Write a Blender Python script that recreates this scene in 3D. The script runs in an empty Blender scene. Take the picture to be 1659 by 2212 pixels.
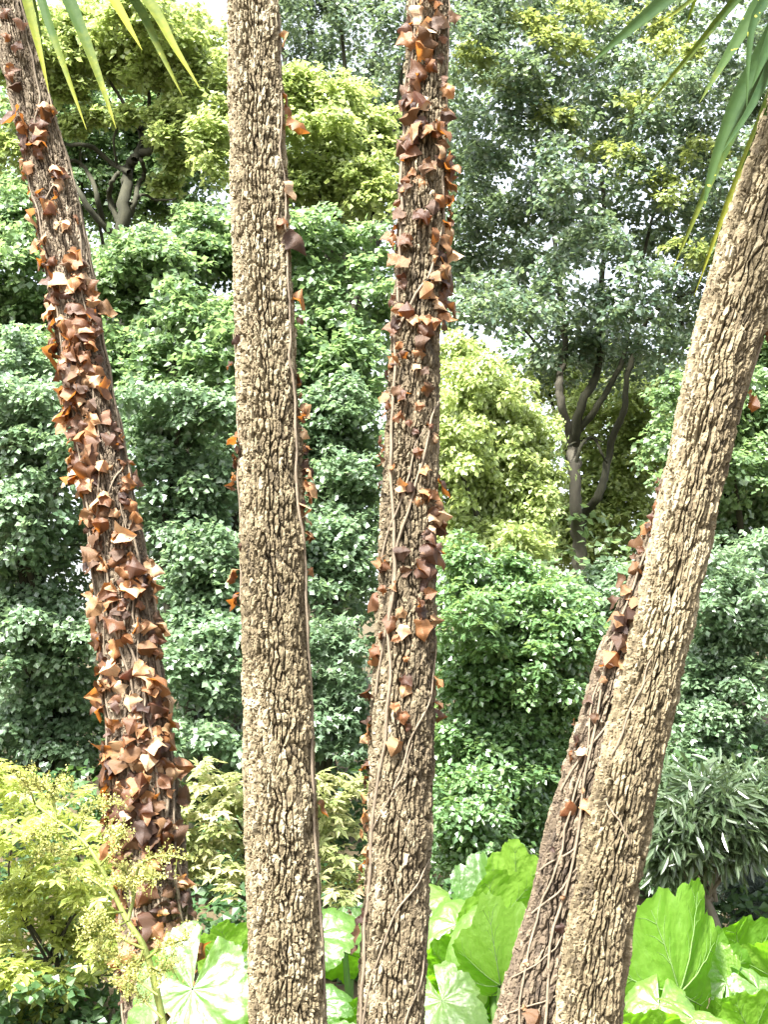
import bpy, math, random
import numpy as np
from mathutils import Vector, Matrix

random.seed(7)
rng = np.random.default_rng(7)
R_ = math.radians
scene = bpy.context.scene
col = scene.collection

# ------------------------------------------------------------------ camera
CAM_Z, PITCH, VFOV = 1.6, R_(8.0), R_(46.0)
cd = bpy.data.cameras.new('camera')
cam = bpy.data.objects.new('camera', cd)
col.objects.link(cam)
cam.location = (0, 0, CAM_Z)
cam.rotation_euler = (R_(90) + PITCH, 0, 0)
cd.sensor_fit = 'VERTICAL'
cd.angle = VFOV
cd.clip_start, cd.clip_end = 0.05, 500
scene.camera = cam

# ------------------------------------------------------------------ sky, sun, exposure
SUN_EL, SUN_AZ = R_(57), R_(-148)          # azimuth clockwise from +Y (the view direction)
world = bpy.data.worlds.new('World')
scene.world = world
world.use_nodes = True
wn = world.node_tree
wn.nodes.clear()
sky = wn.nodes.new('ShaderNodeTexSky')
sky.sky_type = 'NISHITA'
sky.sun_disc = False
sky.sun_elevation = SUN_EL
sky.sun_rotation = SUN_AZ
sky.air_density, sky.dust_density, sky.ozone_density = 1.0, 4.0, 1.0
hsv = wn.nodes.new('ShaderNodeHueSaturation')
hsv.inputs['Saturation'].default_value = 0.35     # thin bright cloud: nearly white
bg = wn.nodes.new('ShaderNodeBackground')
bg.inputs['Strength'].default_value = 0.105
wo = wn.nodes.new('ShaderNodeOutputWorld')
wn.links.new(sky.outputs[0], hsv.inputs['Color'])
wn.links.new(hsv.outputs[0], bg.inputs['Color'])
wn.links.new(bg.outputs[0], wo.inputs['Surface'])

sd = bpy.data.lights.new('sun', 'SUN')
sd.energy = 5.0
sd.angle = R_(9.0)
sd.color = (1.0, 0.975, 0.93)
sun = bpy.data.objects.new('sun', sd)
col.objects.link(sun)
sv = Vector((math.sin(SUN_AZ) * math.cos(SUN_EL), math.cos(SUN_AZ) * math.cos(SUN_EL), math.sin(SUN_EL)))
sun.rotation_euler = (-sv).to_track_quat('-Z', 'Y').to_euler()
sun.location = (0, 0, 30)

vs = scene.view_settings
vs.view_transform, vs.look = 'Standard', 'None'
vs.exposure, vs.gamma, vs.use_curve_mapping = 2.7, 1.0, False
scene.render.engine = 'CYCLES'
scene.cycles.max_bounces = 8
scene.cycles.transparent_max_bounces = 8

# ------------------------------------------------------------------ helpers
TF = math.tan(VFOV / 2)
def pix(u, v, Y):
    """photo pixel (in a 1659 x 2212 frame) -> world point at distance Y along the view"""
    x = (u - 829.5) / 1106 * TF
    y = -(v - 1106) / 1106 * TF
    dx, dy, dz = x, math.cos(PITCH) - y * math.sin(PITCH), math.sin(PITCH) + y * math.cos(PITCH)
    t = Y / dy
    return np.array((dx * t, Y, CAM_Z + dz * t))
def mpp(v, Y):
    y = -(v - 1106) / 1106 * TF
    return Y / (math.cos(PITCH) - y * math.sin(PITCH)) * TF / 1106
def ground_z(x, y):
    y = np.asarray(y, float); x = np.asarray(x, float)
    return np.maximum(0, y - 7.0) * 0.10 + 0.05 * np.sin(x * 1.3) * np.cos(y * 0.9)

def unit(a):
    a = np.asarray(a, float)
    return a / np.maximum(np.linalg.norm(a, axis=-1, keepdims=True), 1e-9)

def mesh_np(name, V, F, mat=None, smooth=False, attrs=None):
    me = bpy.data.meshes.new(name)
    V = np.ascontiguousarray(V, dtype=np.float32); F = np.ascontiguousarray(F, dtype=np.int32)
    k = F.shape[1]
    me.vertices.add(len(V)); me.vertices.foreach_set('co', V.ravel())
    me.loops.add(F.size); me.loops.foreach_set('vertex_index', F.ravel())
    me.polygons.add(len(F))
    me.polygons.foreach_set('loop_start', np.arange(0, F.size, k, dtype=np.int32))
    me.polygons.foreach_set('loop_total', np.full(len(F), k, dtype=np.int32))
    me.polygons.foreach_set('use_smooth', np.full(len(F), smooth, dtype=bool))
    for an, av in (attrs or {}).items():
        at = me.attributes.new(an, 'FLOAT', 'POINT')
        at.data.foreach_set('value', np.ascontiguousarray(av, dtype=np.float32))
    me.update(calc_edges=True)
    me.validate(clean_customdata=False)
    if mat: me.materials.append(mat)
    return me

def link(name, me, parent=None, label=None, cat=None, group=None, kind=None):
    o = bpy.data.objects.new(name, me)
    col.objects.link(o)
    if parent is not None:
        o.parent = parent
        o.matrix_parent_inverse = Matrix.Translation(-parent.location)
    if label: o['label'] = label
    if cat: o['category'] = cat
    if group: o['group'] = group
    if kind: o['kind'] = kind
    return o
def thing(name, loc, label, cat, group=None):
    o = link(name, None, None, label, cat, group)
    o.location = tuple(float(c) for c in loc)
    o.empty_display_size = 0.2
    return o

def vnoise(x, y, px, seed):
    """value noise, periodic in x with period px (cells)"""
    r = np.random.default_rng(seed).random((px, 1024))
    xi = np.floor(x).astype(int); yi = np.floor(y).astype(int)
    fx = x - xi; fy = y - yi
    fx = fx * fx * (3 - 2 * fx); fy = fy * fy * (3 - 2 * fy)
    a = r[xi % px, yi % 1024]; b = r[(xi + 1) % px, yi % 1024]
    c = r[xi % px, (yi + 1) % 1024]; d = r[(xi + 1) % px, (yi + 1) % 1024]
    return (a * (1 - fx) + b * fx) * (1 - fy) + (c * (1 - fx) + d * fx) * fy
def voronoi(x, y, px, seed, jit=0.85):
    """F1, F2 and cell random (periodic in x); returns local offset too"""
    r = np.random.default_rng(seed)
    jx = r.random((px, 2048)); jy = r.random((px, 2048)); cr = r.random((px, 2048)); cr2 = r.random((px, 2048)) - .5
    xi = np.floor(x).astype(int); yi = np.floor(y).astype(int)
    F1 = np.full(x.shape, 9.0); F2 = np.full(x.shape, 9.0)
    ax = np.zeros(x.shape); ay = np.zeros(x.shape)
    cell = np.zeros(x.shape); tx = np.zeros(x.shape); ty = np.zeros(x.shape); tl = np.zeros(x.shape)
    for i in (-1, 0, 1):
        for j in (-1, 0, 1):
            ci = (xi + i) % px; cj = (yi + j) % 2048
            dx = xi + i + 0.5 + (jx[ci, cj] - .5) * jit - x
            dy = yi + j + 0.5 + (jy[ci, cj] - .5) * jit - y
            d = np.sqrt(dx * dx + dy * dy)
            near = d < F1
            sec = (~near) & (d < F2)
            ax = np.where(near, tx, np.where(sec, dx, ax)); ay = np.where(near, ty, np.where(sec, dy, ay))
            F2 = np.where(near, F1, np.minimum(F2, d))
            F1 = np.where(near, d, F1)
            cell = np.where(near, cr[ci, cj], cell); tl = np.where(near, cr2[ci, cj], tl)
            tx = np.where(near, dx, tx); ty = np.where(near, dy, ty)
    q = np.abs(ax - tx) / (np.hypot(ax - tx, ay - ty) + 1e-6)
    return F1, F2, cell, tl, tx, ty, q
def sstep(a, b, x):
    t = np.clip((x - a) / (b - a), 0, 1)
    return t * t * (3 - 2 * t)

def tube(pts, radii, n=8, seed=0, rough=0.0, cap=True):
    """tube along a polyline, quads; returns V, F"""
    P = np.asarray(pts, float); m = len(P)
    rad = np.interp(np.linspace(0, 1, m), np.linspace(0, 1, len(radii)), radii)
    T = unit(np.gradient(P, axis=0))
    ref = np.array((0.13, -0.97, 0.21))
    A = unit(np.cross(T, ref)); B = np.cross(T, A)
    th = np.linspace(0, 2 * math.pi, n, endpoint=False)
    rr = rad[:, None] * (1 + rough * (np.random.default_rng(seed).random((m, n)) - .5))
    V = P[:, None, :] + rr[..., None] * (np.cos(th)[None, :, None] * A[:, None, :] + np.sin(th)[None, :, None] * B[:, None, :])
    i = np.arange(m - 1)[:, None] * n; j = np.arange(n)[None, :]
    F = np.stack([i + j, i + (j + 1) % n, i + n + (j + 1) % n, i + n + j], -1).reshape(-1, 4)
    return V.reshape(-1, 3), F
def spline(pts, n):
    """Catmull-Rom through points"""
    P = np.asarray(pts, float)
    if len(P) < 3:
        t = np.linspace(0, 1, n)[:, None]
        return P[0] * (1 - t) + P[-1] * t
    Q = np.vstack([2 * P[0] - P[1], P, 2 * P[-1] - P[-2]])
    out = []
    for t in np.linspace(0, len(P) - 1 - 1e-6, n):
        k = int(t); f = t - k
        a, b, c, d = Q[k:k + 4]
        out.append(0.5 * ((2 * b) + (-a + c) * f + (2 * a - 5 * b + 4 * c - d) * f * f + (-a + 3 * b - 3 * c + d) * f ** 3))
    return np.array(out)
def join(parts):
    Vs, Fs, o = [], [], 0
    for V, F in parts:
        Vs.append(V); Fs.append(F + o); o += len(V)
    return np.vstack(Vs), np.vstack(Fs)

# ------------------------------------------------------------------ materials
def nodes_of(m):
    m.use_nodes = True
    nt = m.node_tree
    nt.nodes.clear()
    return nt
def ramp(nt, stops, fac):
    r = nt.nodes.new('ShaderNodeValToRGB')
    els = r.color_ramp.elements
    while len(els) < len(stops): els.new(0.5)
    for e, (p, c) in zip(els, stops):
        e.position = p; e.color = (*c, 1)
    nt.links.new(fac, r.inputs['Fac'])
    return r.outputs['Color']
def leafy(name, stops, trans, tfac=0.4, rough=0.42, spec=0.5, source='tone', wrinkle=0.0, wscale=60, coat=0.0, spots=None, matte_back=False):
    """thin leaf: principled surface plus light coming through it; colour varies leaf by leaf"""
    m = bpy.data.materials.new(name)
    nt = nodes_of(m)
    if source == 'tone':
        a = nt.nodes.new('ShaderNodeAttribute'); a.attribute_name = 'tone'; fac = a.outputs['Fac']
    else:
        a = nt.nodes.new('ShaderNodeObjectInfo'); fac = a.outputs['Random']
    tc = nt.nodes.new('ShaderNodeTexCoord')
    nz = nt.nodes.new('ShaderNodeTexNoise'); nz.inputs['Scale'].default_value = wscale; nz.inputs['Detail'].default_value = 3
    nt.links.new(tc.outputs['Object'], nz.inputs['Vector'])
    mx = nt.nodes.new('ShaderNodeMath'); mx.operation = 'MULTIPLY_ADD'
    nt.links.new(nz.outputs['Fac'], mx.inputs[0]); mx.inputs[1].default_value = 0.36
    sub = nt.nodes.new('ShaderNodeMath'); sub.operation = 'SUBTRACT'
    nt.links.new(fac, sub.inputs[0]); sub.inputs[1].default_value = 0.18
    nt.links.new(sub.outputs[0], mx.inputs[2])
    c = ramp(nt, stops, mx.outputs[0])
    if spots:
        sp = nt.nodes.new('ShaderNodeTexNoise'); sp.inputs['Scale'].default_value = spots[0]
        nt.links.new(tc.outputs['Object'], sp.inputs['Vector'])
        sf = ramp(nt, [(spots[2], (0, 0, 0)), (spots[2] + 0.06, (1, 1, 1))], sp.outputs['Fac'])
        mc = nt.nodes.new('ShaderNodeMix'); mc.data_type = 'RGBA'
        nt.links.new(sf, mc.inputs['Factor']); nt.links.new(c, mc.inputs['A']); mc.inputs['B'].default_value = (*spots[1], 1)
        c = mc.outputs['Result']
    p = nt.nodes.new('ShaderNodeBsdfPrincipled')
    nt.links.new(c, p.inputs['Base Color'])
    p.inputs['Roughness'].default_value = rough
    p.inputs['Specular IOR Level'].default_value = spec
    if coat:
        p.inputs['Coat Weight'].default_value = coat; p.inputs['Coat Roughness'].default_value = 0.45
    if matte_back:                               # the hairy underside of the leaf does not shine
        gm = nt.nodes.new('ShaderNodeNewGeometry')
        for inp, val in (('Specular IOR Level', spec), ('Coat Weight', coat)):
            mm = nt.nodes.new('ShaderNodeMath'); mm.operation = 'MULTIPLY_ADD'
            nt.links.new(gm.outputs['Backfacing'], mm.inputs[0]); mm.inputs[1].default_value = -.9 * val; mm.inputs[2].default_value = val
            nt.links.new(mm.outputs[0], p.inputs[inp])
    t = nt.nodes.new('ShaderNodeBsdfTranslucent')
    tm = nt.nodes.new('ShaderNodeMix'); tm.data_type = 'RGBA'; tm.blend_type = 'MIX'
    tm.inputs['Factor'].default_value = 0.65
    nt.links.new(c, tm.inputs['A']); tm.inputs['B'].default_value = (*trans, 1)
    nt.links.new(tm.outputs['Result'], t.inputs['Color'])
    if wrinkle:
        b = nt.nodes.new('ShaderNodeBump'); b.inputs['Strength'].default_value = wrinkle; b.inputs['Distance'].default_value = 0.01
        nt.links.new(nz.outputs['Fac'], b.inputs['Height']); nt.links.new(b.outputs[0], p.inputs['Normal'])
    ms = nt.nodes.new('ShaderNodeMixShader'); ms.inputs[0].default_value = tfac
    nt.links.new(p.outputs[0], ms.inputs[1]); nt.links.new(t.outputs[0], ms.inputs[2])
    o = nt.nodes.new('ShaderNodeOutputMaterial')
    nt.links.new(ms.outputs[0], o.inputs['Surface'])
    return m
def solid(name, stops, scale=20, rough=0.8, stretch=(1, 1, 1), bump=0.4, tone=False, detail=6, dist=0.01):
    m = bpy.data.materials.new(name)
    nt = nodes_of(m)
    tc = nt.nodes.new('ShaderNodeTexCoord'); mp = nt.nodes.new('ShaderNodeMapping')
    mp.inputs['Scale'].default_value = stretch
    nz = nt.nodes.new('ShaderNodeTexNoise'); nz.inputs['Scale'].default_value = scale; nz.inputs['Detail'].default_value = detail
    nz.inputs['Roughness'].default_value = 0.65
    nt.links.new(tc.outputs['Object'], mp.inputs[0]); nt.links.new(mp.outputs[0], nz.inputs['Vector'])
    fac = nz.outputs['Fac']
    if tone:
        a = nt.nodes.new('ShaderNodeAttribute'); a.attribute_name = 'tone'
        ma = nt.nodes.new('ShaderNodeMath'); ma.operation = 'MULTIPLY_ADD'; ma.inputs[1].default_value = 0.55
        sb = nt.nodes.new('ShaderNodeMath'); sb.operation = 'SUBTRACT'; sb.inputs[1].default_value = 0.27
        nt.links.new(a.outputs['Fac'], sb.inputs[0])
        nt.links.new(nz.outputs['Fac'], ma.inputs[0]); nt.links.new(sb.outputs[0], ma.inputs[2])
        fac = ma.outputs[0]
    c = ramp(nt, stops, fac)
    p = nt.nodes.new('ShaderNodeBsdfPrincipled')
    nt.links.new(c, p.inputs['Base Color']); p.inputs['Roughness'].default_value = rough
    p.inputs['Specular IOR Level'].default_value = 0.3
    b = nt.nodes.new('ShaderNodeBump'); b.inputs['Strength'].default_value = bump; b.inputs['Distance'].default_value = dist
    nt.links.new(nz.outputs['Fac'], b.inputs['Height']); nt.links.new(b.outputs[0], p.inputs['Normal'])
    o = nt.nodes.new('ShaderNodeOutputMaterial')
    nt.links.new(p.outputs[0], o.inputs['Surface'])
    return m

M = {}
M['bark_tan'] = solid('bark_tan', [(0.0, (.033, .025, .015)), (0.35, (.092, .071, .039)), (0.65, (.145, .116, .067)), (1.0, (.26, .225, .15))], 120, 0.85, (1, 1, .5), 0.5, True)
M['bark_brown'] = solid('bark_brown', [(0.0, (.030, .022, .015)), (0.4, (.072, .053, .034)), (0.7, (.12, .093, .06)), (1.0, (.24, .20, .145))], 110, 0.85, (1, 1, .5), 0.5, True)
M['bark_mid'] = solid('bark_mid', [(0.0, (.033, .025, .015)), (0.4, (.084, .064, .037)), (0.7, (.135, .108, .065)), (1.0, (.245, .21, .145))], 110, 0.85, (1, 1, .5), 0.5, True)
M['stem'] = solid('ivy_stem_bark', [(0.2, (.07, .052, .035)), (0.8, (.20, .16, .11))], 60, 0.8, (1, 1, .4), 0.4)
M['limb_dark'] = solid('limb_bark_dark', [(0.2, (.012, .013, .007)), (0.8, (.040, .038, .020))], 14, 0.9, (1, 1, .3), 0.6)
M['limb_mid'] = solid('limb_bark_mid', [(0.2, (.040, .036, .026)), (0.8, (.105, .095, .07))], 14, 0.9, (1, 1, .3), 0.6)
M['limb_grey'] = solid('limb_bark_grey', [(0.2, (.07, .062, .046)), (0.8, (.19, .17, .13))], 14, 0.9, (1, 1, .3), 0.6)
M['soil'] = solid('soil_and_leaf_litter', [(0.2, (.025, .018, .010)), (0.55, (.06, .045, .022)), (0.8, (.05, .07, .02))], 3.0, 0.95, (1, 1, 1), 0.8, detail=10, dist=0.05)

M['ivy'] = leafy('dead_ivy_leaf', [(0.0, (.055, .030, .020)), (0.25, (.085, .042, .021)), (0.5, (.14, .064, .026)), (0.72, (.25, .125, .048)), (1.0, (.46, .33, .20))],
                 (.58, .19, .02), 0.34, 0.46, 0.4, 'obj', 0.3, 30)
M['ivy_dark'] = leafy('dead_ivy_leaf_dark', [(0.0, (.025, .014, .011)), (0.4, (.062, .034, .018)), (0.75, (.115, .060, .026)), (1.0, (.21, .125, .06))],
                 (.30, .10, .02), 0.22, 0.5, 0.25, 'obj', 0.3, 30)
M['gunnera'] = leafy('gunnera_leaf', [(0.0, (.050, .12, .014)), (0.5, (.092, .175, .022)), (1.0, (.14, .235, .035))],
                     (.25, .62, .012), 0.55, 0.45, 1.0, 'obj', 0.7, 9, coat=1.0, matte_back=True)
M['gunnera_rib'] = solid('gunnera_rib', [(0.2, (.045, .095, .018)), (0.8, (.09, .15, .035))], 30, 0.6, (1, 1, .3), 0.3)
M['blade'] = leafy('cordyline_blade', [(0.0, (.008, .022, .011)), (0.6, (.028, .052, .015)), (1.0, (.14, .145, .02))],
                   (.26, .34, .02), 0.2, 0.65, 0.05, 'tone', 0.2, 40, spots=(38, (.45, .42, .05), 0.70))
M['panicle'] = solid('panicle_stalk', [(0.2, (.08, .11, .02)), (0.8, (.16, .18, .04))], 30, 0.6, (1, 1, .3), 0.3)
M['bud'] = leafy('panicle_bud', [(0.0, (.25, .26, .06)), (1.0, (.48, .46, .17))], (.55, .55, .1), 0.25, 0.6, 0.3)
def fol(name, a, b, c, tr, tf=0.4, rough=0.40, spec=0.55):
    return leafy(name, [(0.0, a), (0.5, b), (1.0, c)], tr, tf, rough, spec)
M['f_lime'] = fol('leaf_lime', (.13, .19, .06), (.21, .27, .09), (.32, .36, .15), (.58, .68, .20), 0.45, .38, .7)
M['f_mid'] = fol('leaf_mid_green', (.055, .11, .048), (.10, .165, .070), (.16, .22, .095), (.34, .50, .16), 0.42, 0.34, 1.0)
M['f_blue'] = fol('leaf_blue_green', (.055, .105, .055), (.10, .16, .085), (.15, .21, .12), (.32, .47, .20), 0.40, 0.34, 1.0)
M['f_oak'] = fol('leaf_evergreen', (.028, .056, .036), (.062, .102, .062), (.15, .19, .09), (.28, .38, .15), 0.35, 0.29, 1.0)
M['f_hedge'] = fol('leaf_hedge', (.045, .10, .038), (.085, .16, .06), (.14, .22, .085), (.34, .50, .13), 0.38, 0.31, 1.0)
M['f_tip'] = fol('leaf_young_oak', (.07, .11, .035), (.13, .17, .05), (.22, .25, .08), (.45, .52, .12), 0.42, .36, .8)
M['f_jmaple'] = fol('leaf_golden_maple', (.14, .20, .04), (.25, .30, .07), (.38, .40, .15), (.64, .70, .16), 0.48, 0.42)
M['f_cream'] = fol('leaf_cream_maple', (.14, .20, .06), (.24, .27, .10), (.46, .40, .24), (.52, .56, .2), 0.42, 0.5)
M['f_lance'] = fol('leaf_lance', (.035, .065, .030), (.07, .11, .05), (.12, .16, .09), (.22, .32, .10), 0.3, 0.3, .8)
M['f_grey'] = fol('leaf_grey_conifer', (.05, .075, .06), (.10, .13, .11), (.17, .20, .17), (.14, .2, .12), 0.15, 0.6, 0.3)
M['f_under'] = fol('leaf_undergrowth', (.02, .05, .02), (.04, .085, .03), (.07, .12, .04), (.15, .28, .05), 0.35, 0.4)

# ------------------------------------------------------------------ ground
xs = np.concatenate([np.linspace(-240, -14, 24), np.linspace(-13, 13, 53), np.linspace(14, 240, 24)])
ys = np.concatenate([np.linspace(-60, -3, 12), np.linspace(-2, 30, 65), np.linspace(32, 300, 24)])
X, Y = np.meshgrid(xs, ys)
Z = ground_z(X, np.minimum(Y, 60))
V = np.stack([X, Y, Z], -1).reshape(-1, 3)
nx = len(xs)
i = np.arange(len(ys) - 1)[:, None] * nx + np.arange(nx - 1)[None, :]
F = np.stack([i, i + 1, i + nx + 1, i + nx], -1).reshape(-1, 4)
link('ground', mesh_np('ground', V, F, M['soil'], True), kind='structure')

# ------------------------------------------------------------------ trunks of the cordylines
class Trunk:
    """rows along the stem with frames; bark relief is real geometry"""
    def __init__(self, prof, Y, ztop, seed, depth=1.0, flake=0.6, groove=None, cellw=0.0140, cellh=0.050, lean=0.0):
        pr = np.array(prof, float)            # v, left u, right u
        v = np.linspace(pr[0, 0], pr[-1, 0], 60)
        ul = np.interp(v, pr[:, 0], pr[:, 1]); ur = np.interp(v, pr[:, 0], pr[:, 2])
        ker = np.ones(9) / 9
        sm = lambda a: np.convolve(np.pad(a, 4, mode='reflect', reflect_type='odd'), ker, 'valid')
        ul, ur = sm(ul), sm(ur)
        C = np.array([pix((a + b) / 2, vv, Y) for a, b, vv in zip(ul, ur, v)])
        W = np.array([(b - a) / 2 * mpp(vv, Y) for a, b, vv in zip(ul, ur, v)])
        order = np.argsort(C[:, 2]); C, W, v = C[order], W[order], v[order]
        tan = unit(np.gradient(C, axis=0)); W = W * np.abs(tan[:, 2])
        # run on to the ground and up to the crown
        d0 = (C[6] - C[0]) / (C[6, 2] - C[0, 2]); d1 = (C[-1] - C[-7]) / (C[-1, 2] - C[-7, 2])
        zl = np.linspace(-0.12, C[0, 2] - 0.03, 12); zh = np.linspace(C[-1, 2] + 0.01, max(ztop, C[-1, 2] + .04), 20)
        lo = np.array([C[0] + d0 * (z - C[0, 2]) * (1 - 0.25 * (C[0, 2] - z) / max(C[0, 2], .1)) for z in zl])
        lo[:, 2] = zl
        hi = np.array([C[-1] + d1 * (z - C[-1, 2]) for z in zh])
        Wl = W[0] * (1 + 0.35 * ((C[0, 2] - zl) / max(C[0, 2], .1)) ** 2)
        Wh = np.linspace(W[-1], W[-1] * 0.8, 20)
        P = np.vstack([lo, C, hi]); Rr = np.concatenate([Wl, W, Wh])
        vv = np.concatenate([np.full(12, v[0] + 40), v, np.full(20, v[-1] - 40)])
        s = np.concatenate([[0], np.cumsum(np.linalg.norm(np.diff(P, axis=0), axis=1))])
        s_lo, s_hi = s[12], s[71]
        fine = np.arange(s_lo - 0.08, s_hi + 0.10, 0.0040)
        rows = np.concatenate([np.arange(0, fine[0] - .01, 0.012), fine, np.arange(fine[-1] + .012, s[-1], 0.012)])
        self.s = rows
        self.P = np.stack([np.interp(rows, s, P[:, k]) for k in range(3)], -1)
        self.R = np.interp(rows, s, Rr); self.v = np.interp(rows, s, vv)
        self.T = unit(np.gradient(self.P, axis=0))
        k = np.ones(41) / 41
        for a in range(3):
            self.T[:, a] = np.convolve(np.pad(self.T[:, a], 20, mode='edge'), k, 'valid')
        self.T = unit(self.T)
        fwd = np.array((0.0, -1.0, 0.0))
        self.N = unit(fwd - self.T * (self.T @ fwd)[:, None])     # toward the camera
        self.B = np.cross(self.T, self.N)                         # toward +x
        self.B *= np.sign(self.B[:, :1] + 1e-9)
        ncol = 144
        t = np.linspace(-math.pi, math.pi, ncol, endpoint=False)
        th = t - 0.52 * np.sin(t)
        self.Rm = float(np.mean(self.R[(rows > s_lo) & (rows < s_hi)]))
        circ = 2 * math.pi * self.Rm
        A, S = np.meshgrid((th + math.pi) / (2 * math.pi), rows)   # A in 0..1
        n1 = max(6, round(circ / cellw)); n2 = max(6, round(circ / 0.0105)); nn = max(4, round(circ / 0.05))
        wv = (vnoise(A * nn, S / 0.06, nn, seed) - .5)
        wx = wv * 0.7 + (vnoise(A * nn * 3, S / 0.022, nn * 3, seed + 1) - .5) * 0.5
        hmod = 1
        F1, F2, cell, tl, tx, ty, q1 = voronoi(A * n1 + wx, S / cellh + (vnoise(A * n1, S / .03, n1, seed + 2) - .5) * .5, n1, seed + 3, 0.9)
        upright = 0.22 + 0.78 * q1 ** 2                     # cracks that run along the stem are deep, those across it shallow
        gap = vnoise(A * nn * 2, S / 0.05, nn * 2, seed + 4)
        wide = 0.14 + 0.24 * gap
        crack = (1 - sstep(0.0, 1.0, (F2 - F1) / wide)) * upright * sstep(.12, .42, gap)
        G1, G2, gc, gt, gx, gy, q2 = voronoi(A * n2 + wx * 1.3, S / 0.021 + (vnoise(A * n2, S / .012, n2, seed + 5) - .5) * .8, n2, seed + 6, 0.95)
        fcrack = (1 - sstep(0.0, 0.13, G2 - G1)) * (0.35 + .65 * q2)
        fw = flake * (0.45 + 0.9 * vnoise(A * 5, S / 0.25, 5, seed + 8))
        h = -0.024 * crack * depth + (cell - .5) * 0.006 + tx * tl * .006
        h += fw * (-0.0085 * fcrack + (gc - .5) * 0.0055 + gy * gt * 0.006 + gx * (tl) * 0.005)
        h += (vnoise(A * nn, S / 0.10, nn, seed + 9) - .5) * 0.008
        h += (vnoise(A * n2 * 3, S / 0.006, n2 * 3, seed + 10) - .5) * 0.0022
        # now and then a plate has dropped off
        h -= 0.006 * sstep(.80, .86, vnoise(A * n1, S / 0.05, n1, seed + 11))
        big = 1 + 0.05 * (vnoise(A * 4, S / 0.35, 4, seed + 12) - .5)
        Rad = self.R[:, None] * big + h - 0.002
        if groove is not None:
            Rad = groove(Rad, th[None, :], self.v[:, None])
        V = self.P[:, None, :] + Rad[..., None] * (np.cos(th)[None, :, None] * self.N[:, None, :] + np.sin(th)[None, :, None] * self.B[:, None, :])
        m, n = Rad.shape
        i = np.arange(m - 1)[:, None] * n; j = np.arange(n)[None, :]
        F = np.stack([i + j, i + (j + 1) % n, i + n + (j + 1) % n, i + n + j], -1).reshape(-1, 4)
        tone = np.clip(0.5 + (cell - .5) * 0.35 + (gc - .5) * 0.45 + (vnoise(A * 3, S / 0.4, 3, seed + 13) - .5) * 0.35, 0, 1)
        self.V, self.F, self.tone, self.Rad, self.th = V.reshape(-1, 3), F, tone.ravel(), Rad, th
        self.base = self.P[np.argmin(np.abs(self.P[:, 2]))].copy(); self.base[2] = 0
        self.top = self.P[-1]
    def row_at_v(self, v):
        return int(np.argmin(np.abs(self.v - v)))
    def at(self, row, th, off=0.0):
        row = int(np.clip(row, 0, len(self.s) - 1))
        c = int(np.argmin(np.abs(self.th - ((th + math.pi) % (2 * math.pi) - math.pi))))
        r = max(self.Rad[row, c], self.R[row] * .93) + off
        n = math.cos(th) * self.N[row] + math.sin(th) * self.B[row]
        return self.P[row] + n * r, n, self.T[row]

def groove4(Rad, th, v):
    return Rad - 0.040 * np.exp(-((th - 0.95) / 0.12) ** 2) * np.exp(-((v - 2055) / 52) ** 4)     # the dark hollow slit

T1 = Trunk([(-30, -42, 36), (100, -5, 78), (250, 20, 122), (400, 66, 162), (500, 85, 187), (700, 112, 215), (900, 150, 250), (1100, 182, 298), (1300, 206, 334),
            (1500, 224, 360), (1700, 238, 386), (1900, 255, 410), (2050, 262, 424), (2250, 266, 440)], 4.1, 4.6, 11, 0.7, 0.5)
T2 = Trunk([(-30, 489, 601), (250, 493, 612), (500, 496, 628), (750, 508, 641), (1000, 516, 657), (1250, 521, 666), (1500, 524, 675), (1750, 527, 685),
            (2000, 531, 696), (2250, 536, 708)], 3.4, 6.2, 23, 1.4, 0.7)
T3 = Trunk([(-30, 882, 971), (250, 869, 968), (500, 855, 966), (700, 845, 951), (900, 829, 949), (1100, 819, 946), (1300, 812, 945), (1500, 801, 943),
            (1700, 792, 938), (1900, 784, 931), (2050, 776, 926), (2250, 767, 919)], 3.55, 6.0, 37, 1.25, 0.7)
T4 = Trunk([(100, 1692, 1830), (250, 1642, 1788), (400, 1590, 1742), (600, 1526, 1688), (800, 1474, 1624), (1000, 1438, 1572), (1200, 1400, 1531), (1400, 1348, 1490),
            (1500, 1326, 1466), (1700, 1276, 1425), (1900, 1236, 1388), (2050, 1212, 1362), (2250, 1184, 1342)], 3.0, 3.7, 53, 1.15, 0.6, groove4, 0.0125, 0.060)
T4B = Trunk([(960, 1448, 1506), (1100, 1412, 1486), (1200, 1374, 1456), (1400, 1298, 1402), (1500, 1263, 1374), (1700, 1204, 1318), (1900, 1153, 1276), (2050, 1109, 1246), (2250, 1057, 1216)],
            3.07, 2.28, 59, 0.8, 0.6, None, 0.0135, 0.055)

CORD = []
def cordyline(T, mat, label):
    t = thing('cordyline_tree', T.base, label, 'tree', 'cordyline palms in the foreground')
    link('trunk', mesh_np('trunk', T.V, T.F, mat, False, {'tone': T.tone}), t)
    CORD.append(t)
    return t
c1 = cordyline(T1, M['bark_brown'], 'slim cordyline curving sideways, its trunk thickly covered in dead brown ivy leaves')
c2 = cordyline(T2, M['bark_tan'], 'upright cordyline with bare pale cracked bark and only a few ivy leaves at its edges')
c3 = cordyline(T3, M['bark_mid'], 'upright cordyline with dark bark, brown ivy leaves on its upper half and pale ivy stems')
c4 = cordyline(T4, M['bark_tan'], 'thickest cordyline, leaning strongly, with a thinner dark stem fused to its side')

o = link('trunk', mesh_np('trunk', T4B.V, T4B.F, M['bark_brown'], False, {'tone': T4B.tone}), c4)
o['label'] = 'thinner dark stem clad in ivy'
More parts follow.
